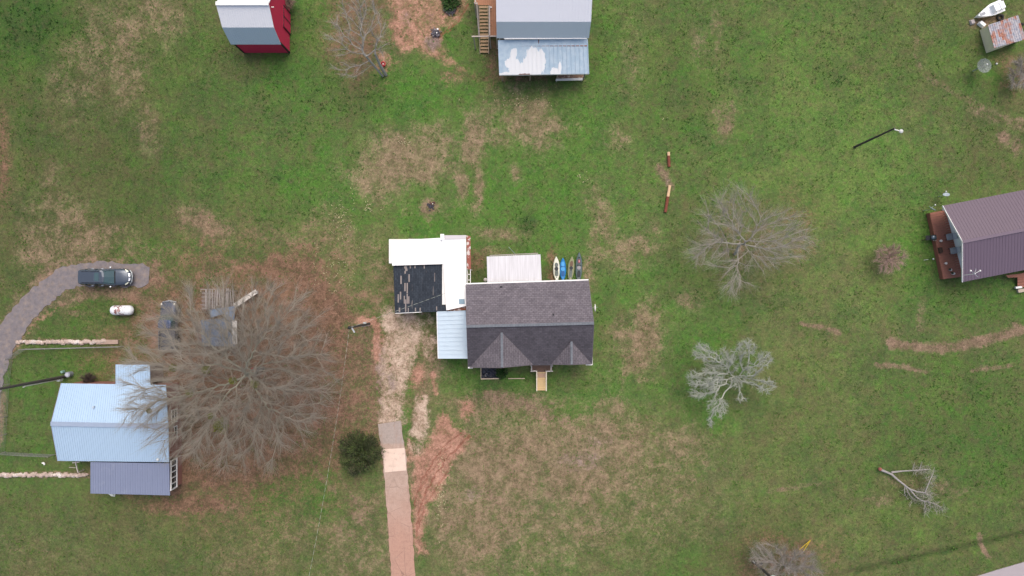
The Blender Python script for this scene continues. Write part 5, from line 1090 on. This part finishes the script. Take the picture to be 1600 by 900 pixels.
def debris(px, py, r, n, label, seed):
    random.seed(seed); c = W(px, py); t = thing('debris_pile', label, 'debris pile', tuple(c), 'debris piles on the red dirt'); mb = MB()
    for i in range(n):
        a = random.uniform(0,6.28); q2 = r*random.random()**.6; x, y = c.x+q2*math.cos(a), c.y+q2*math.sin(a)*.8; an = random.uniform(0,3.14); l = random.uniform(.1,.32)
        mb.bar((x-l*math.cos(an), y-l*math.sin(an), random.uniform(.03,.25)), (x+l*math.cos(an), y+l*math.sin(an), random.uniform(.03,.25)), random.uniform(.05,.14), .06)
    mb.build('scrap', simple('dark scrap', (.06,.06,.075), .7, var=.6, scale=6, c2=(.22,.19,.2), thr=(.5,.6)), t)
    mb = MB(); mb.box((c.x+.22,c.y+.35,.2), (.16,.14,.14), .5); mb.box((c.x+.12,c.y-.05,.25), (.1,.1,.08), .2); mb.build('pale_piece', WHITE, t)
debris(702,15.5,.55,60,'larger dark scrap heap with white bits on the red dirt',3); debris(681,52,.42,40,'smaller dark scrap heap above the grey dirt spot',4)
def pail(px, py, z, label, mat, r=.2):
    c = W(px, py, z); t = thing('bucket', label, 'bucket', (c.x,c.y,0)); MB().rings([[(c.x+q*math.cos(k*.628), c.y+q*math.sin(k*.628), zz) for k in range(10)] for q, zz in ((r*.75,0),(r,z),(r*.8,z),(r*.7,.1))]).build('pail', mat, t)
    MB().ball((c.x,c.y,z*.7), (r*.5,r*.5,.1), 7, 4).build('contents', simple('pinkish contents', (.6,.35,.33), .7), t)
RP = simple('red plastic', (.50,.03,.045), .5, var=.15)
pail(598.5,99.5,.4,'small red bucket beside the trunk of the leaning bare tree at the top',RP,.26); pail(395,578,.5,'bright red bucket under the centre of the big bare tree',RP,.24)
mb = MB(); c = W(407,577,.3); mb.box((c.x,c.y,.25), (.7,.35,.5), .1, .9); mb.top('tool_box', simple('dark box', (.045,.05,.055), .6), 'dark box beside the bright red bucket under the big bare tree', 'box', bevel=.03)
sc_ = [(530,362,.10),(566,341,.08),(541,372,.07)]
mb = MB(); c = W(1557.5,99.5,.1); mb.ball((c.x,c.y,.08), .1, 7, 4); mb.top('white_ball', WHITE, 'small white ball on the grass right of the mesh dish', 'ball')
mb = MB(); c = W(1458.5,404.5,.1); mb.ball((c.x,c.y,.08), .1, 7, 4); mb.bar((c.x-.95,c.y-.12,.05),(c.x-.5,c.y-.06,.05), .04, .04); mb.top('garden_tap', simple('pale tap', (.5,.53,.5), .6), 'small pale garden tap with hose end on the grass left of the red deck', 'tap')

# ------------------------------------------------------------------ trees
def frusta(Pn, Q, rp, rq, sides=3):
    d_ = Q-Pn; L = np.linalg.norm(d_, axis=1, keepdims=True)+1e-9; d_ = d_/L
    up = np.where(np.abs(d_[:,2:3]) < .9, np.array([[0,0,1.]]), np.array([[1.,0,0]])); s_ = np.cross(d_, up); s_ /= np.linalg.norm(s_, axis=1, keepdims=True); u = np.cross(s_, d_)
    n = len(Pn); V = np.zeros((n, 2*sides, 3)); a = np.arange(sides)*2*math.pi/sides
    for k in range(sides):
        o = s_*math.cos(a[k])+u*math.sin(a[k]); V[:,k] = Pn+o*rp[:,None]; V[:,sides+k] = Q+o*rq[:,None]
    F = []
    base = np.arange(n)*2*sides
    for k in range(sides): F.append(np.stack([base+k, base+(k+1) % sides, base+sides+(k+1) % sides, base+sides+k], 1))
    return V.reshape(-1,3), np.concatenate(F)
def colonize(start, att, step=.45, di=3.0, dk=.7, iters=120, jit=.15, seed=0, up=0.0, smooth=0):
    r = np.random.default_rng(seed); nodes = [np.array(p, float) for p in start]; par = [-1]+list(range(len(start)-1))
    N = np.array(nodes); att = att.copy(); near = np.zeros(len(att), int); nd = np.full(len(att), 1e9)
    D = np.linalg.norm(att[:,None]-N[None], axis=2); near = D.argmin(1); nd = D.min(1)
    seen = set()
    for it in range(iters):
        act = nd < (di if it > 12 else 1e9)
        if len(att) == 0 or not act.any(): break
        S_ = {}
        dirs = att[act]-N[near[act]]; dirs /= np.linalg.norm(dirs, axis=1, keepdims=True)+1e-9
        acc = np.zeros_like(N); np.add.at(acc, near[act], dirs); idx = np.unique(near[act])
        v = acc[idx]; v /= np.linalg.norm(v, axis=1, keepdims=True)+1e-9; v = v+r.normal(0, jit, v.shape)+np.array([0,0,up]); v /= np.linalg.norm(v, axis=1, keepdims=True)
        new = N[idx]+v*step; keep = []
        for q_, i in enumerate(idx):
            key = (int(i), round(float(new[q_,0]), 1), round(float(new[q_,1]), 1), round(float(new[q_,2]), 1))
            if key not in seen: seen.add(key); keep.append(q_)
        if not keep: break
        new = new[keep]; base = len(N); N = np.vstack([N, new]); par += [int(idx[q_]) for q_ in keep]
        D = np.linalg.norm(att[:,None]-new[None], axis=2); dm = D.min(1); b_ = dm < nd; near = np.where(b_, base+D.argmin(1), near); nd = np.minimum(nd, dm)
        alive = nd > dk; att, near, nd = att[alive], near[alive], nd[alive]
    par = np.array(par)
    for _ in range(smooth):                      # straighten the chains
        tot = np.zeros_like(N); cnt = np.zeros(len(N)); c_ = np.where(par >= 0)[0]
        np.add.at(tot, par[c_], N[c_]); np.add.at(cnt, par[c_], 1); m_ = c_[(cnt[c_] > 0) & (c_ >= len(start))]
        N[m_] = N[m_]*.4+.3*N[par[m_]]+.3*tot[m_]/cnt[m_][:,None]
    return N, par
def tree_mesh(N, par, tip=.02, pw=2.3, rmax=.4):
    n = len(N); acc = np.zeros(n); rad = np.zeros(n)
    for i in range(n-1, -1, -1):
        rad[i] = max(tip, acc[i]**(1/pw)) if acc[i] > 0 else tip
        if par[i] >= 0: acc[par[i]] += rad[i]**pw
    rad = np.minimum(rad, rmax)
    return rad
def twigs(N, par, rad, count, length, seg=3, r0=.012, thr=.06, seed=1, bend=.35, outc=None, spread=.8, zb=.1):
    r = np.random.default_rng(seed); ok = np.where((rad < thr) & (par >= 0))[0]; pick = r.choice(ok, count); p = N[pick]+(N[par[pick]]-N[pick])*r.random((count,1))
    d_ = N[pick]-N[par[pick]]; d_ /= np.linalg.norm(d_, axis=1, keepdims=True)+1e-9
    if outc is not None:
        o = p-np.array(outc); o /= np.linalg.norm(o, axis=1, keepdims=True)+1e-9; d_ = d_+o*.5
    d_ = d_+r.normal(0, spread, d_.shape)*.7+np.array([0,0,zb]); d_ /= np.linalg.norm(d_, axis=1, keepdims=True)
    PP, QQ, ra, rb = [], [], [], []; L = length*(.5+r.random((count,1)))/seg; cur = p
    for s_ in range(seg):
        nx_ = cur+d_*L; PP.append(cur); QQ.append(nx_); a = r0*(1-s_/seg*.6); b_ = r0*(1-(s_+1)/seg*.6)
        ra.append(np.full(count, a)); rb.append(np.full(count, b_)); cur = nx_; d_ = d_+r.normal(0, bend, d_.shape); d_ /= np.linalg.norm(d_, axis=1, keepdims=True)
    return np.vstack(PP), np.vstack(QQ), np.concatenate(ra), np.concatenate(rb)
def make_tree(name, label, cat, base, start, att, bark, twigm, tip=.018, rmax=.4, step=.45, di=3., dk=.7, jit=.15, seed=0, tw=(8000,.9), thr=.05, r0=.012, split=.05, bend=.35, spread=.8, up=0.0, group=None, pw=2.3, seg=3, smooth=3):
    t = thing(name, label, cat, tuple(base), group); o = np.array(base)
    N, par = colonize(start, att, step, di, dk, 140, jit, seed, up, smooth); rad = tree_mesh(N, par, tip, pw, rmax)
    ch = np.where(par >= 0)[0]; rp = rad[par[ch]].copy(); rc = rad[ch]; rp = np.minimum(rp, rc*1.6+.01)
    big = rc > split
    V, F = frusta(N[par[ch]][big], N[ch][big], rp[big], rc[big], 7); ob = fastmesh('trunk', V-o, F, bark, 4); ob.parent = t
    V, F = frusta(N[par[ch]][~big], N[ch][~big], rp[~big], rc[~big], 4)
    a, b_, c_, d_ = twigs(N, par, rad, tw[0], tw[1], seg, r0, thr, seed+5, bend, outc=o+np.array([0,0,2.0]), spread=spread)
    V2, F2 = frusta(a, b_, c_, d_, 3); V = np.vstack([V, V2]); F = np.vstack([F, F2+len(V)-len(V2)])
    ob = fastmesh('crown', V-o, F, twigm, 4); ob.parent = t
    print(name, len(N), 'nodes', len(F), 'faces'); return t, N, rad
def cloud(specs, n, seed, shell=0.0):
    """points in ellipsoids given as (px, py, z, rx px, ry px, rz m, weight)"""
    r = np.random.default_rng(seed); ws = np.array([s_[6] for s_ in specs], float); ws /= ws.sum(); out = []
    for s_, w in zip(specs, ws):
        k = int(n*w); d_ = r.normal(size=(k,3)); d_ /= np.linalg.norm(d_, axis=1, keepdims=True); q = (shell+(1-shell)*r.random((k,1)))**(1/2.2) if shell else r.random((k,1))**(1/2.6)
        c = W(s_[0], s_[1], s_[2]); out.append(np.array([c.x,c.y,c.z])+d_*q*np.array([s_[3]*S*.88, s_[4]*S*.88, s_[5]]))
    o = np.vstack(out); return o[o[:,2] > .3]
BK1 = simple('grey green bark', (.28,.28,.22), .9, var=.3, scale=2); TW1 = simple('grey brown twigs', (.32,.29,.24), .9, var=.2, scale=.5)
BK2 = simple('silver bark', (.36,.34,.30), .9, var=.25, scale=2); TW2 = simple('silver twigs', (.37,.34,.30), .9, var=.2, scale=.5)
LI = simple('lichen grey bark', (.38,.39,.34), .9, var=.2, scale=2); LI2 = simple('lichen grey twigs', (.40,.42,.365), .9, var=.2, scale=1)
def L3(v): return [float(v[0]), float(v[1]), float(v[2])]
b = W(399,582); st = [L3(lerp(b, W(388,586,4.2), u)) for u in (0,.2,.4,.6,.8,1)]
att = cloud([(360,590,8.2,172,150,4.0,10),(300,620,8,120,105,3.5,2),(430,560,8,100,130,3.5,2.2),(370,500,8,120,70,3,1.5),(235,640,6.5,60,40,1.6,.8),(380,590,10.5,110,100,2.2,1.5)], 5600, 2)
att = att[np.hypot(att[:,0]-st[-1][0], att[:,1]-st[-1][1]) > 1.5]
T1, N1, R1 = make_tree('bare_tree', 'huge bare spreading tree between the blue roofed house and the driveway', 'tree', b, st, att, BK1, TW1, smooth=9, tip=.013, rmax=.40, step=.55, di=4.0, dk=.66, jit=.07, seed=3, tw=(26000,1.15), r0=.007, thr=.07, split=.045, spread=.6, bend=.2, seg=3, pw=2.45)
# mistletoe balls
MI = simple('mistletoe green', (.15,.16,.028), .8, var=.4, scale=6)
def leafball(c, r, n, mat, name, parent, size=.06, seed=1, flat=1.0, shell=.5):
    g = np.random.default_rng(seed); d_ = g.normal(size=(n,3)); d_ /= np.linalg.norm(d_, axis=1, keepdims=True); q = (shell+(1-shell)*g.random((n,1)))
    p = np.array(c)+d_*q*np.array([r[0],r[1],r[2]]) ; a = g.normal(size=(n,3)); a /= np.linalg.norm(a, axis=1, keepdims=True); b_ = np.cross(a, g.normal(size=(n,3))); b_ /= np.linalg.norm(b_, axis=1, keepdims=True)
    s_ = size*(.6+.8*g.random((n,1))); V = np.stack([p-a*s_, p+b_*s_*.6, p+a*s_, p-b_*s_*.6], 1).reshape(-1,3); F = np.arange(n*4).reshape(-1,4)
    org = np.array(parent['_o']) if parent is not None else np.zeros(3); o = fastmesh(name, V-org, F, mat, 4)
    if parent is not None: o.parent = parent
    return o
for i, (x, y, z, r) in enumerate(((345,665,7.5,.75),(296,615,6.5,.38),(233,642,5.5,.25),(329,650,8,.3),(364,595,5,.35),(398,600,5.5,.4),(322,577,7,.45),(270,575,7,.35))):
    c = W(x, y, z); leafball(c, (r,r,r*.8), int(500*r*2), MI, 'mistletoe', T1, .11, 20+i, shell=.2)
b = W(1148,397); st = [L3(lerp(b, W(1156,381,3.0), u)) for u in (0,.25,.5,.75,1)]
att = cloud([(1130,360,6.5,46,66,2.2,4),(1150,330,6.5,40,46,2,2),(1218,370,6,52,48,2,5.5),(1150,435,4.5,26,32,1.4,1.8),(1100,395,5,32,24,1.2,1.3),(1195,400,5,40,30,1.2,1.6)], 1900, 5)
make_tree('bare_tree', 'bare silver grey tree with a forked crown left of the purple roofed house', 'tree', b, st, att, BK2, TW2, smooth=8, tip=.013, rmax=.24, step=.45, di=3.2, dk=.55, jit=.07, seed=8, tw=(4400,1.15), r0=.0065, thr=.05, split=.05, spread=.6, bend=.25)
b = W(1146,594); st = [L3(lerp(b, W(1148,588,1.6), u)) for u in (0,.5,1)]
cl = [(1098,551,4.4,18,18,.9,2.2),(1135,560,4.2,16,18,.8,2),(1166,543,4.4,19,15,.9,2.2),(1195,560,4.2,14,15,.8,1.6),(1178,576,3.8,17,10,.7,1.4),(1196,603,3.6,19,15,.7,2),(1084,593,3.8,13,17,.8,1.5),(1112,593,4.2,22,22,.9,2.6),(1092,617,3.4,17,9,.6,1.1),(1122,636,3.6,20,18,.8,2.4),(1160,622,2.6,9,8,.4,.5),(1110,660,3.2,7,12,.5,.6)]
cl += [(1120,575,3.2,26,22,.9,2),(1170,590,2.8,22,12,.7,1.2),(1105,610,3.0,24,16,.8,1.2),(1150,565,3.4,18,18,.8,1),(1150,596,2.6,24,14,.7,2.2)]; att = cloud(cl, 2900, 9)
make_tree('lichen_tree', 'pale lichen covered tree with clumpy crooked twigs on the open lawn', 'tree', b, st, att, LI, LI2, smooth=1, tip=.018, rmax=.06, step=.24, di=2.0, dk=.33, jit=.36, seed=4, tw=(6500,.42), r0=.012, thr=.05, split=.05, spread=1.0, bend=.5)
b = W(598,119); st = [L3(lerp(b, W(572,88,4.0), u)) for u in (0,.2,.4,.6,.8,1)]
att = cloud([(568,45,6,36,48,1.6,3),(535,60,5.5,30,40,1.3,2),(545,108,3.2,32,18,.8,1.6),(595,55,5.5,16,44,1.2,1.4),(560,10,7,36,26,1.4,1.5)], 900, 15)
T6, _, _ = make_tree('bare_tree', 'leaning bare tree with a twin trunk between the red barn and the red dirt', 'tree', b, st, att, BK2, TW2, tip=.018, rmax=.24, step=.38, di=3, dk=.62, jit=.18, seed=21, tw=(1500,.8), r0=.008, thr=.045, split=.05, spread=.6, bend=.3)
mb = MB(); mb.tube([W(603,117,0), W(594,102,2.0), W(586,84,4.0), W(587,68,4.8)], [.17,.15,.11,.05], 8); mb.build('trunk', BK2, T6)
b = W(1226,884); st = [L3(lerp(b, W(1228,888,.8), u)) for u in (0,1)]
att = cloud([(1225,884,3.4,46,36,2.0,4),(1260,885,3,28,30,1.4,1.4),(1195,870,2.8,24,26,1.2,1.2)], 900, 25)
make_tree('bare_bush', 'bare grey bush beside the pole at the bottom edge', 'bush', b, st, att, BK2, simple('mauve grey twigs', (.34,.31,.28), .9, var=.2), tip=.011, rmax=.12, step=.35, di=3, dk=.55, jit=.15, seed=31, tw=(4000,.8), r0=.007, thr=.05, split=.05, spread=.6)
b = W(1388,402); st = [L3(lerp(b, W(1388,402,.4), u)) for u in (0,1)]
att = cloud([(1391,403,1.5,27,25,.9,1)], 500, 35)
make_tree('bare_shrub', 'round pinkish bare shrub left of the red deck', 'shrub', b, st, att, simple('pinkish stems', (.36,.23,.19), .9, var=.2), simple('pinkish twigs', (.40,.28,.235), .9, var=.2), tip=.014, rmax=.06, step=.25, di=2.5, dk=.3, jit=.12, seed=41, tw=(3000,.5), r0=.006, thr=.05, split=.05, spread=.45)
b = W(1596,116); st = [L3(lerp(b, W(1597,116,.5), u)) for u in (0,1)]
att = cloud([(1598,114,2.0,22,27,1.2,1)], 400, 45)
make_tree('bare_shrub', 'bare grey shrub cut by the right edge of the view', 'shrub', b, st, att, BK2, simple('mauve grey twigs', (.25,.225,.21)), tip=.014, rmax=.08, step=.3, di=2.5, dk=.4, jit=.12, seed=51, tw=(1800,.6), r0=.009, thr=.05, split=.05, spread=.5)
b = W(137,593); st = [L3(b), L3(W(137,593,.4))]; att = cloud([(137,592,.9,12,9,.5,1)], 200, 55)
make_tree('bare_shrub', 'low dark bare shrub against the upper wall of the blue roofed house', 'shrub', b, st, att, simple('dark stems', (.07,.05,.045), .9), simple('dark twigs', (.075,.055,.05), .9), tip=.012, rmax=.05, step=.2, di=2, dk=.25, jit=.15, seed=61, tw=(1300,.35), r0=.010, thr=.05, split=.05)
# brush by the barn
b = W(449,4); st = [L3(b), L3(W(449,3,.4))]; att = cloud([(450,2,1.2,9,14,.7,1)], 150, 65)
make_tree('bare_shrub', 'scrubby brown shrub by the right wall of the red barn', 'shrub', b, st, att, simple('brown stems', (.2,.13,.10), .9), simple('brown twigs', (.24,.17,.13), .9), tip=.012, rmax=.05, step=.2, di=2, dk=.25, seed=71, tw=(600,.4), r0=.012, thr=.05, split=.05)
# fallen branch
fb = thing('fallen_branch', 'pale fallen tree limb lying on the grass in the lower right', 'fallen branch', tuple(W(1420,765)))
mb = MB(); BR2 = simple('pale dead limb', (.30,.28,.27), .9, var=.2)
def limb(pts, r): mb.tube([W(x, y, z) for x, y, z in pts], r, 6)
limb([(1376,734,.35),(1393,741,.4),(1402,749,.5),(1412,757,.6),(1421,764,.7),(1426,770,.8),(1432,777,.8),(1440,782,.7),(1450,784,.7),(1463,788,.5),(1470,793,.4),(1474,803,.2)], [.13,.11,.10,.09,.08,.07,.06,.05,.04,.03,.025,.012])
limb([(1393,738,.4),(1410,736,.6),(1430,735,.9),(1455,733,1.0)], [.11,.07,.05,.02]); limb([(1421,764,.7),(1432,768,1.0),(1445,770,1.1),(1452,774,1.0),(1455,780,.6)], [.09,.07,.05,.035,.015])
limb([(1445,770,1.1),(1450,758,1.2),(1454,748,1.2),(1458,740,1.0),(1460,730,.8)], [.05,.05,.04,.03,.015]); limb([(1426,735,.9),(1429,722,1.0)], [.035,.012]); limb([(1437,734,.9),(1440,721,1.0)], [.035,.012])
limb([(1414,759,.6),(1413,770,.6),(1418,780,.3)], [.05,.03,.015]); limb([(1415,760,.6),(1420,772,.7),(1430,784,.3)], [.05,.03,.012]); limb([(1444,783,.7),(1447,795,.5),(1445,804,.2)], [.04,.03,.015]); limb([(1450,784,.7),(1455,795,.3)], [.03,.01]); limb([(1460,787,.6),(1463,798,.2)], [.03,.01]); limb([(1452,774,1.0),(1456,770,1.2)], [.03,.01])
mb.build('trunk', BR2, fb)
g = np.random.default_rng(5); anchors = np.array([L3(W(x,y,z)) for x,y,z in ((1440,735,.8),(1450,733,.9),(1430,735,.8),(1448,771,1),(1452,775,.9),(1455,745,1),(1445,770,1),(1450,785,.5),(1462,788,.5),(1418,770,.5),(1424,778,.4),(1446,797,.4),(1440,783,.6),(1470,795,.3),(1452,755,1.1),(1436,769,.9))])
k = 620; pk_ = anchors[g.integers(0, len(anchors), k)]+g.normal(0, .22, (k,3))*np.array([1,1,.3]); d_ = g.normal(size=(k,3))*np.array([1,1,.35])+np.array([.6,-.1,0]); d_ /= np.linalg.norm(d_, axis=1, keepdims=True)
pk_[:,2] = np.abs(pk_[:,2]); q_ = pk_+d_*(.25+.5*g.random((k,1))); q_[:,2] = np.maximum(q_[:,2], .03)
V, F = frusta(pk_, q_, np.full(k,.013), np.full(k,.006), 3); ob = fastmesh('twig', V-np.array(fb['_o']), F, simple('pale dead twigs', (.33,.32,.27), .9), 4); ob.parent = fb
mb = MB(); mb.ball(W(1375,733,.35), (.2,.2,.2), 8, 5); mb.build('torn_end', simple('torn red wood', (.28,.10,.08), .9), fb)
# round evergreen
def bush(name, label, px, py, r, h, mat, n, size, seed, cat='bush'):
    c = W(px, py, h*.5); t = thing(name, label, cat, (c.x,c.y,0)); g = np.random.default_rng(seed)
    # radial sprays of leaves
    m_ = n//14; d_ = g.normal(size=(m_,3)); d_[:,2] = np.abs(d_[:,2])*.9+.02; d_ /= np.linalg.norm(d_, axis=1, keepdims=True); ph = np.arctan2(d_[:,1:2], d_[:,0:1]); L = (.5+.62*g.random((m_,1))**.7)*(1+.09*np.sin(3*ph+1)+.07*np.sin(7*ph+2)+.05*np.sin(13*ph))
    ctr = np.array([c.x,c.y,.15]); ends = ctr+d_*L*np.array([r,r,h]); V, F = frusta(np.repeat(ctr[None],m_,0), ends, np.full(m_,.02), np.full(m_,.006), 3)
    ob = fastmesh('stem', V-np.array(t['_o']), F, WOOD, 4); ob.parent = t
    u = .45+.6*g.random((m_*14,1))**.6; idx = np.repeat(np.arange(m_), 14); p = ctr+(ends[idx]-ctr)*u+g.normal(0,.06,(m_*14,3))*r*.5; p[:,2] = np.maximum(p[:,2], .03)
    a = d_[idx]+g.normal(0,.6,(m_*14,3)); a /= np.linalg.norm(a, axis=1, keepdims=True); b_ = np.cross(a, g.normal(size=a.shape)); b_ /= np.linalg.norm(b_, axis=1, keepdims=True); s_ = size*(.6+.9*g.random((len(p),1)))
    V = np.stack([p-a*s_, p+b_*s_*.45, p+a*s_, p-b_*s_*.45], 1).reshape(-1,3); ob = fastmesh('crown', V-np.array(t['_o']), np.arange(len(V)).reshape(-1,4), mat, 4); ob.parent = t; return t
bush('round_bush', 'round dark evergreen bush left of the concrete driveway', 559.5, 709.5, 2.0, 2.9, simple('dark evergreen leaves', (.040,.055,.022), .8, var=.5, scale=1.6, c2=(.10,.145,.042), thr=(.46,.6)), 26000, .075, 3)
bush('small_bush', 'small green bush between the black plastic bed and the porch steps', 784, 582.5, .62, .8, simple('mid green leaves', (.03,.085,.018), .8, var=.3), 5000, .05, 4)
bush('weed_clump', 'dark green weed clump beside the scrap heap on the red dirt', 704, 3, .95, .6, simple('weed green', (.045,.11,.025), .8, var=.3), 4500, .07, 6, 'weeds')

# ------------------------------------------------------------------ grass tufts over the lawn
def scatter_grass(n, seed):
    g = np.random.default_rng(seed); x = g.uniform(-54, 54, n); y = g.uniform(-31, 31, n); gx, gy = x/S+800, 450-y/S
    i = np.clip(np.searchsorted(GX, x), 0, nx-1); j = np.clip(np.searchsorted(GY, y), 0, ny-1); f = lambda k: M[k][i, j]
    bare = np.maximum.reduce([f('clay'), f('gravel'), f('pink')*.9, f('dry')*.45, f('leaf')*.8]); cl = fbm(gx, gy, 16, 55, 4)
    ok = g.random(n) > bare*1.15; ok &= g.random(n) < np.clip((cl-.3)*2.6, .08, 1)
    def rect(x0, y0, x1, y1): return (gx > x0) & (gx < x1) & (gy > y0) & (gy < y1)
    for r_ in ((728,436,932,578),(609,365,740,492),(683,480,735,564),(758,395,850,446),(76,598,284,775),(380,-40,450,88),(738,-60,925,118),(1530,20,1605,86),(1472,290,1640,442),(590,656,652,910),(120,408,236,452)): ok &= ~rect(*r_)
    dxr = gy-(900-(gx-1520)*.275); ok &= ~((gx > 1500) & (dxr > 0))
    # left drive
    for (x0,y0),(x1,y1) in zip([(2,545),(18,515),(45,480),(70,458),(90,440),(115,430)],[(18,515),(45,480),(70,458),(90,440),(115,430),(140,428)]):
        t_ = np.clip(((gx-x0)*(x1-x0)+(gy-y0)*(y1-y0))/((x1-x0)**2+(y1-y0)**2), 0, 1); ok &= np.hypot(gx-x0-t_*(x1-x0), gy-y0-t_*(y1-y0)) > 19
    x, y = x[ok], y[ok]; m_ = len(x); z = ZZ[i[ok], j[ok]]; k = 4; dark = f('dark')[ok]; lush_ = f('lush')[ok]
    s_ = (.06+.13*g.random(m_)**2)*(1+.6*dark); a = g.uniform(0, 6.28, (m_, k)); lean = g.uniform(.3, 1.1, (m_, k))
    P0 = np.stack([x, y, z-.01], 1)[:,None,:]; dr = np.stack([np.cos(a), np.sin(a), np.zeros_like(a)], 2); sd = np.stack([-np.sin(a), np.cos(a), np.zeros_like(a)], 2)
    ss = s_[:,None,None]; tip = P0+dr*ss*lean[:,:,None]+np.array([0,0,1.])*ss*g.uniform(.5,1.1,(m_,k,1)); w = ss*.22
    V = np.stack([P0+dr*.01-sd*w, P0+dr*.01+sd*w, tip], 2).reshape(-1,3); F = np.arange(len(V)).reshape(-1,3)
    m, t, b = newmat('grass blades', .85, 0, .15); at = t.attr('tint'); q2 = at.outputs['Fac']
    rp = t.new('ShaderNodeValToRGB'); t.l.new(q2, rp.inputs[0]); e = rp.color_ramp.elements; e[0].position = 0; e[0].color = (.035,.075,.02,1); e[1].position = 1; e[1].color = (.27,.24,.13,1)
    for p, c in ((.3,(.05,.12,.025,1)),(.55,(.085,.165,.03,1)),(.78,(.15,.19,.05,1))): e_ = e.new(p); e_.color = c
    t.put(b.inputs['Base Color'], rp.outputs[0]); o = fastmesh('grass', V, F, m, 3); o['kind'] = 'stuff'; o['label'] = 'short patchy lawn grass tufts'; o['category'] = 'grass'
    tint = np.clip(g.normal(.42,.10,m_)-.28*dark+.1*(1-lush_), 0, 1); ta = o.data.attributes.new('tint','FLOAT','POINT'); ta.data.foreach_set('value', np.repeat(tint, k*3).astype(np.float32))
    print('tufts', m_)
scatter_grass(110000, 99)
g = np.random.default_rng(8); sp = []
for cx_, cy_, rx, ry, n in ((536,345,14,26,60),(575,325,6,8,16),(630,222,8,5,16),(560,300,30,30,20),(690,790,8,30,50),(520,420,30,40,60),(690,720,10,20,24),(910,278,8,10,12),(1036,186,10,3,4),(800,158,50,14,30)):
    sp.append(np.stack([g.normal(cx_, rx*.6, n), g.normal(cy_, ry*.6, n)], 1))
sp = np.vstack(sp); p0 = np.array([L3(W(a, b_, .05)) for a, b_ in sp]); an = g.uniform(0, 6.28, len(p0)); ln = g.uniform(.06, .22, len(p0))
p1 = p0+np.stack([np.cos(an)*ln, np.sin(an)*ln, np.zeros_like(an)], 1); V, F = frusta(p0, p1, np.full(len(p0), .03), np.full(len(p0), .015), 4)
o = fastmesh('straw', V, F, simple('pale dry straw', (.50,.45,.27), .9), 4); o['kind'] = 'stuff'; o['label'] = 'pale dry straw bits scattered on the lawn'; o['category'] = 'straw'
for o in bpy.data.objects:
    if '_o' in o: del o['_o']
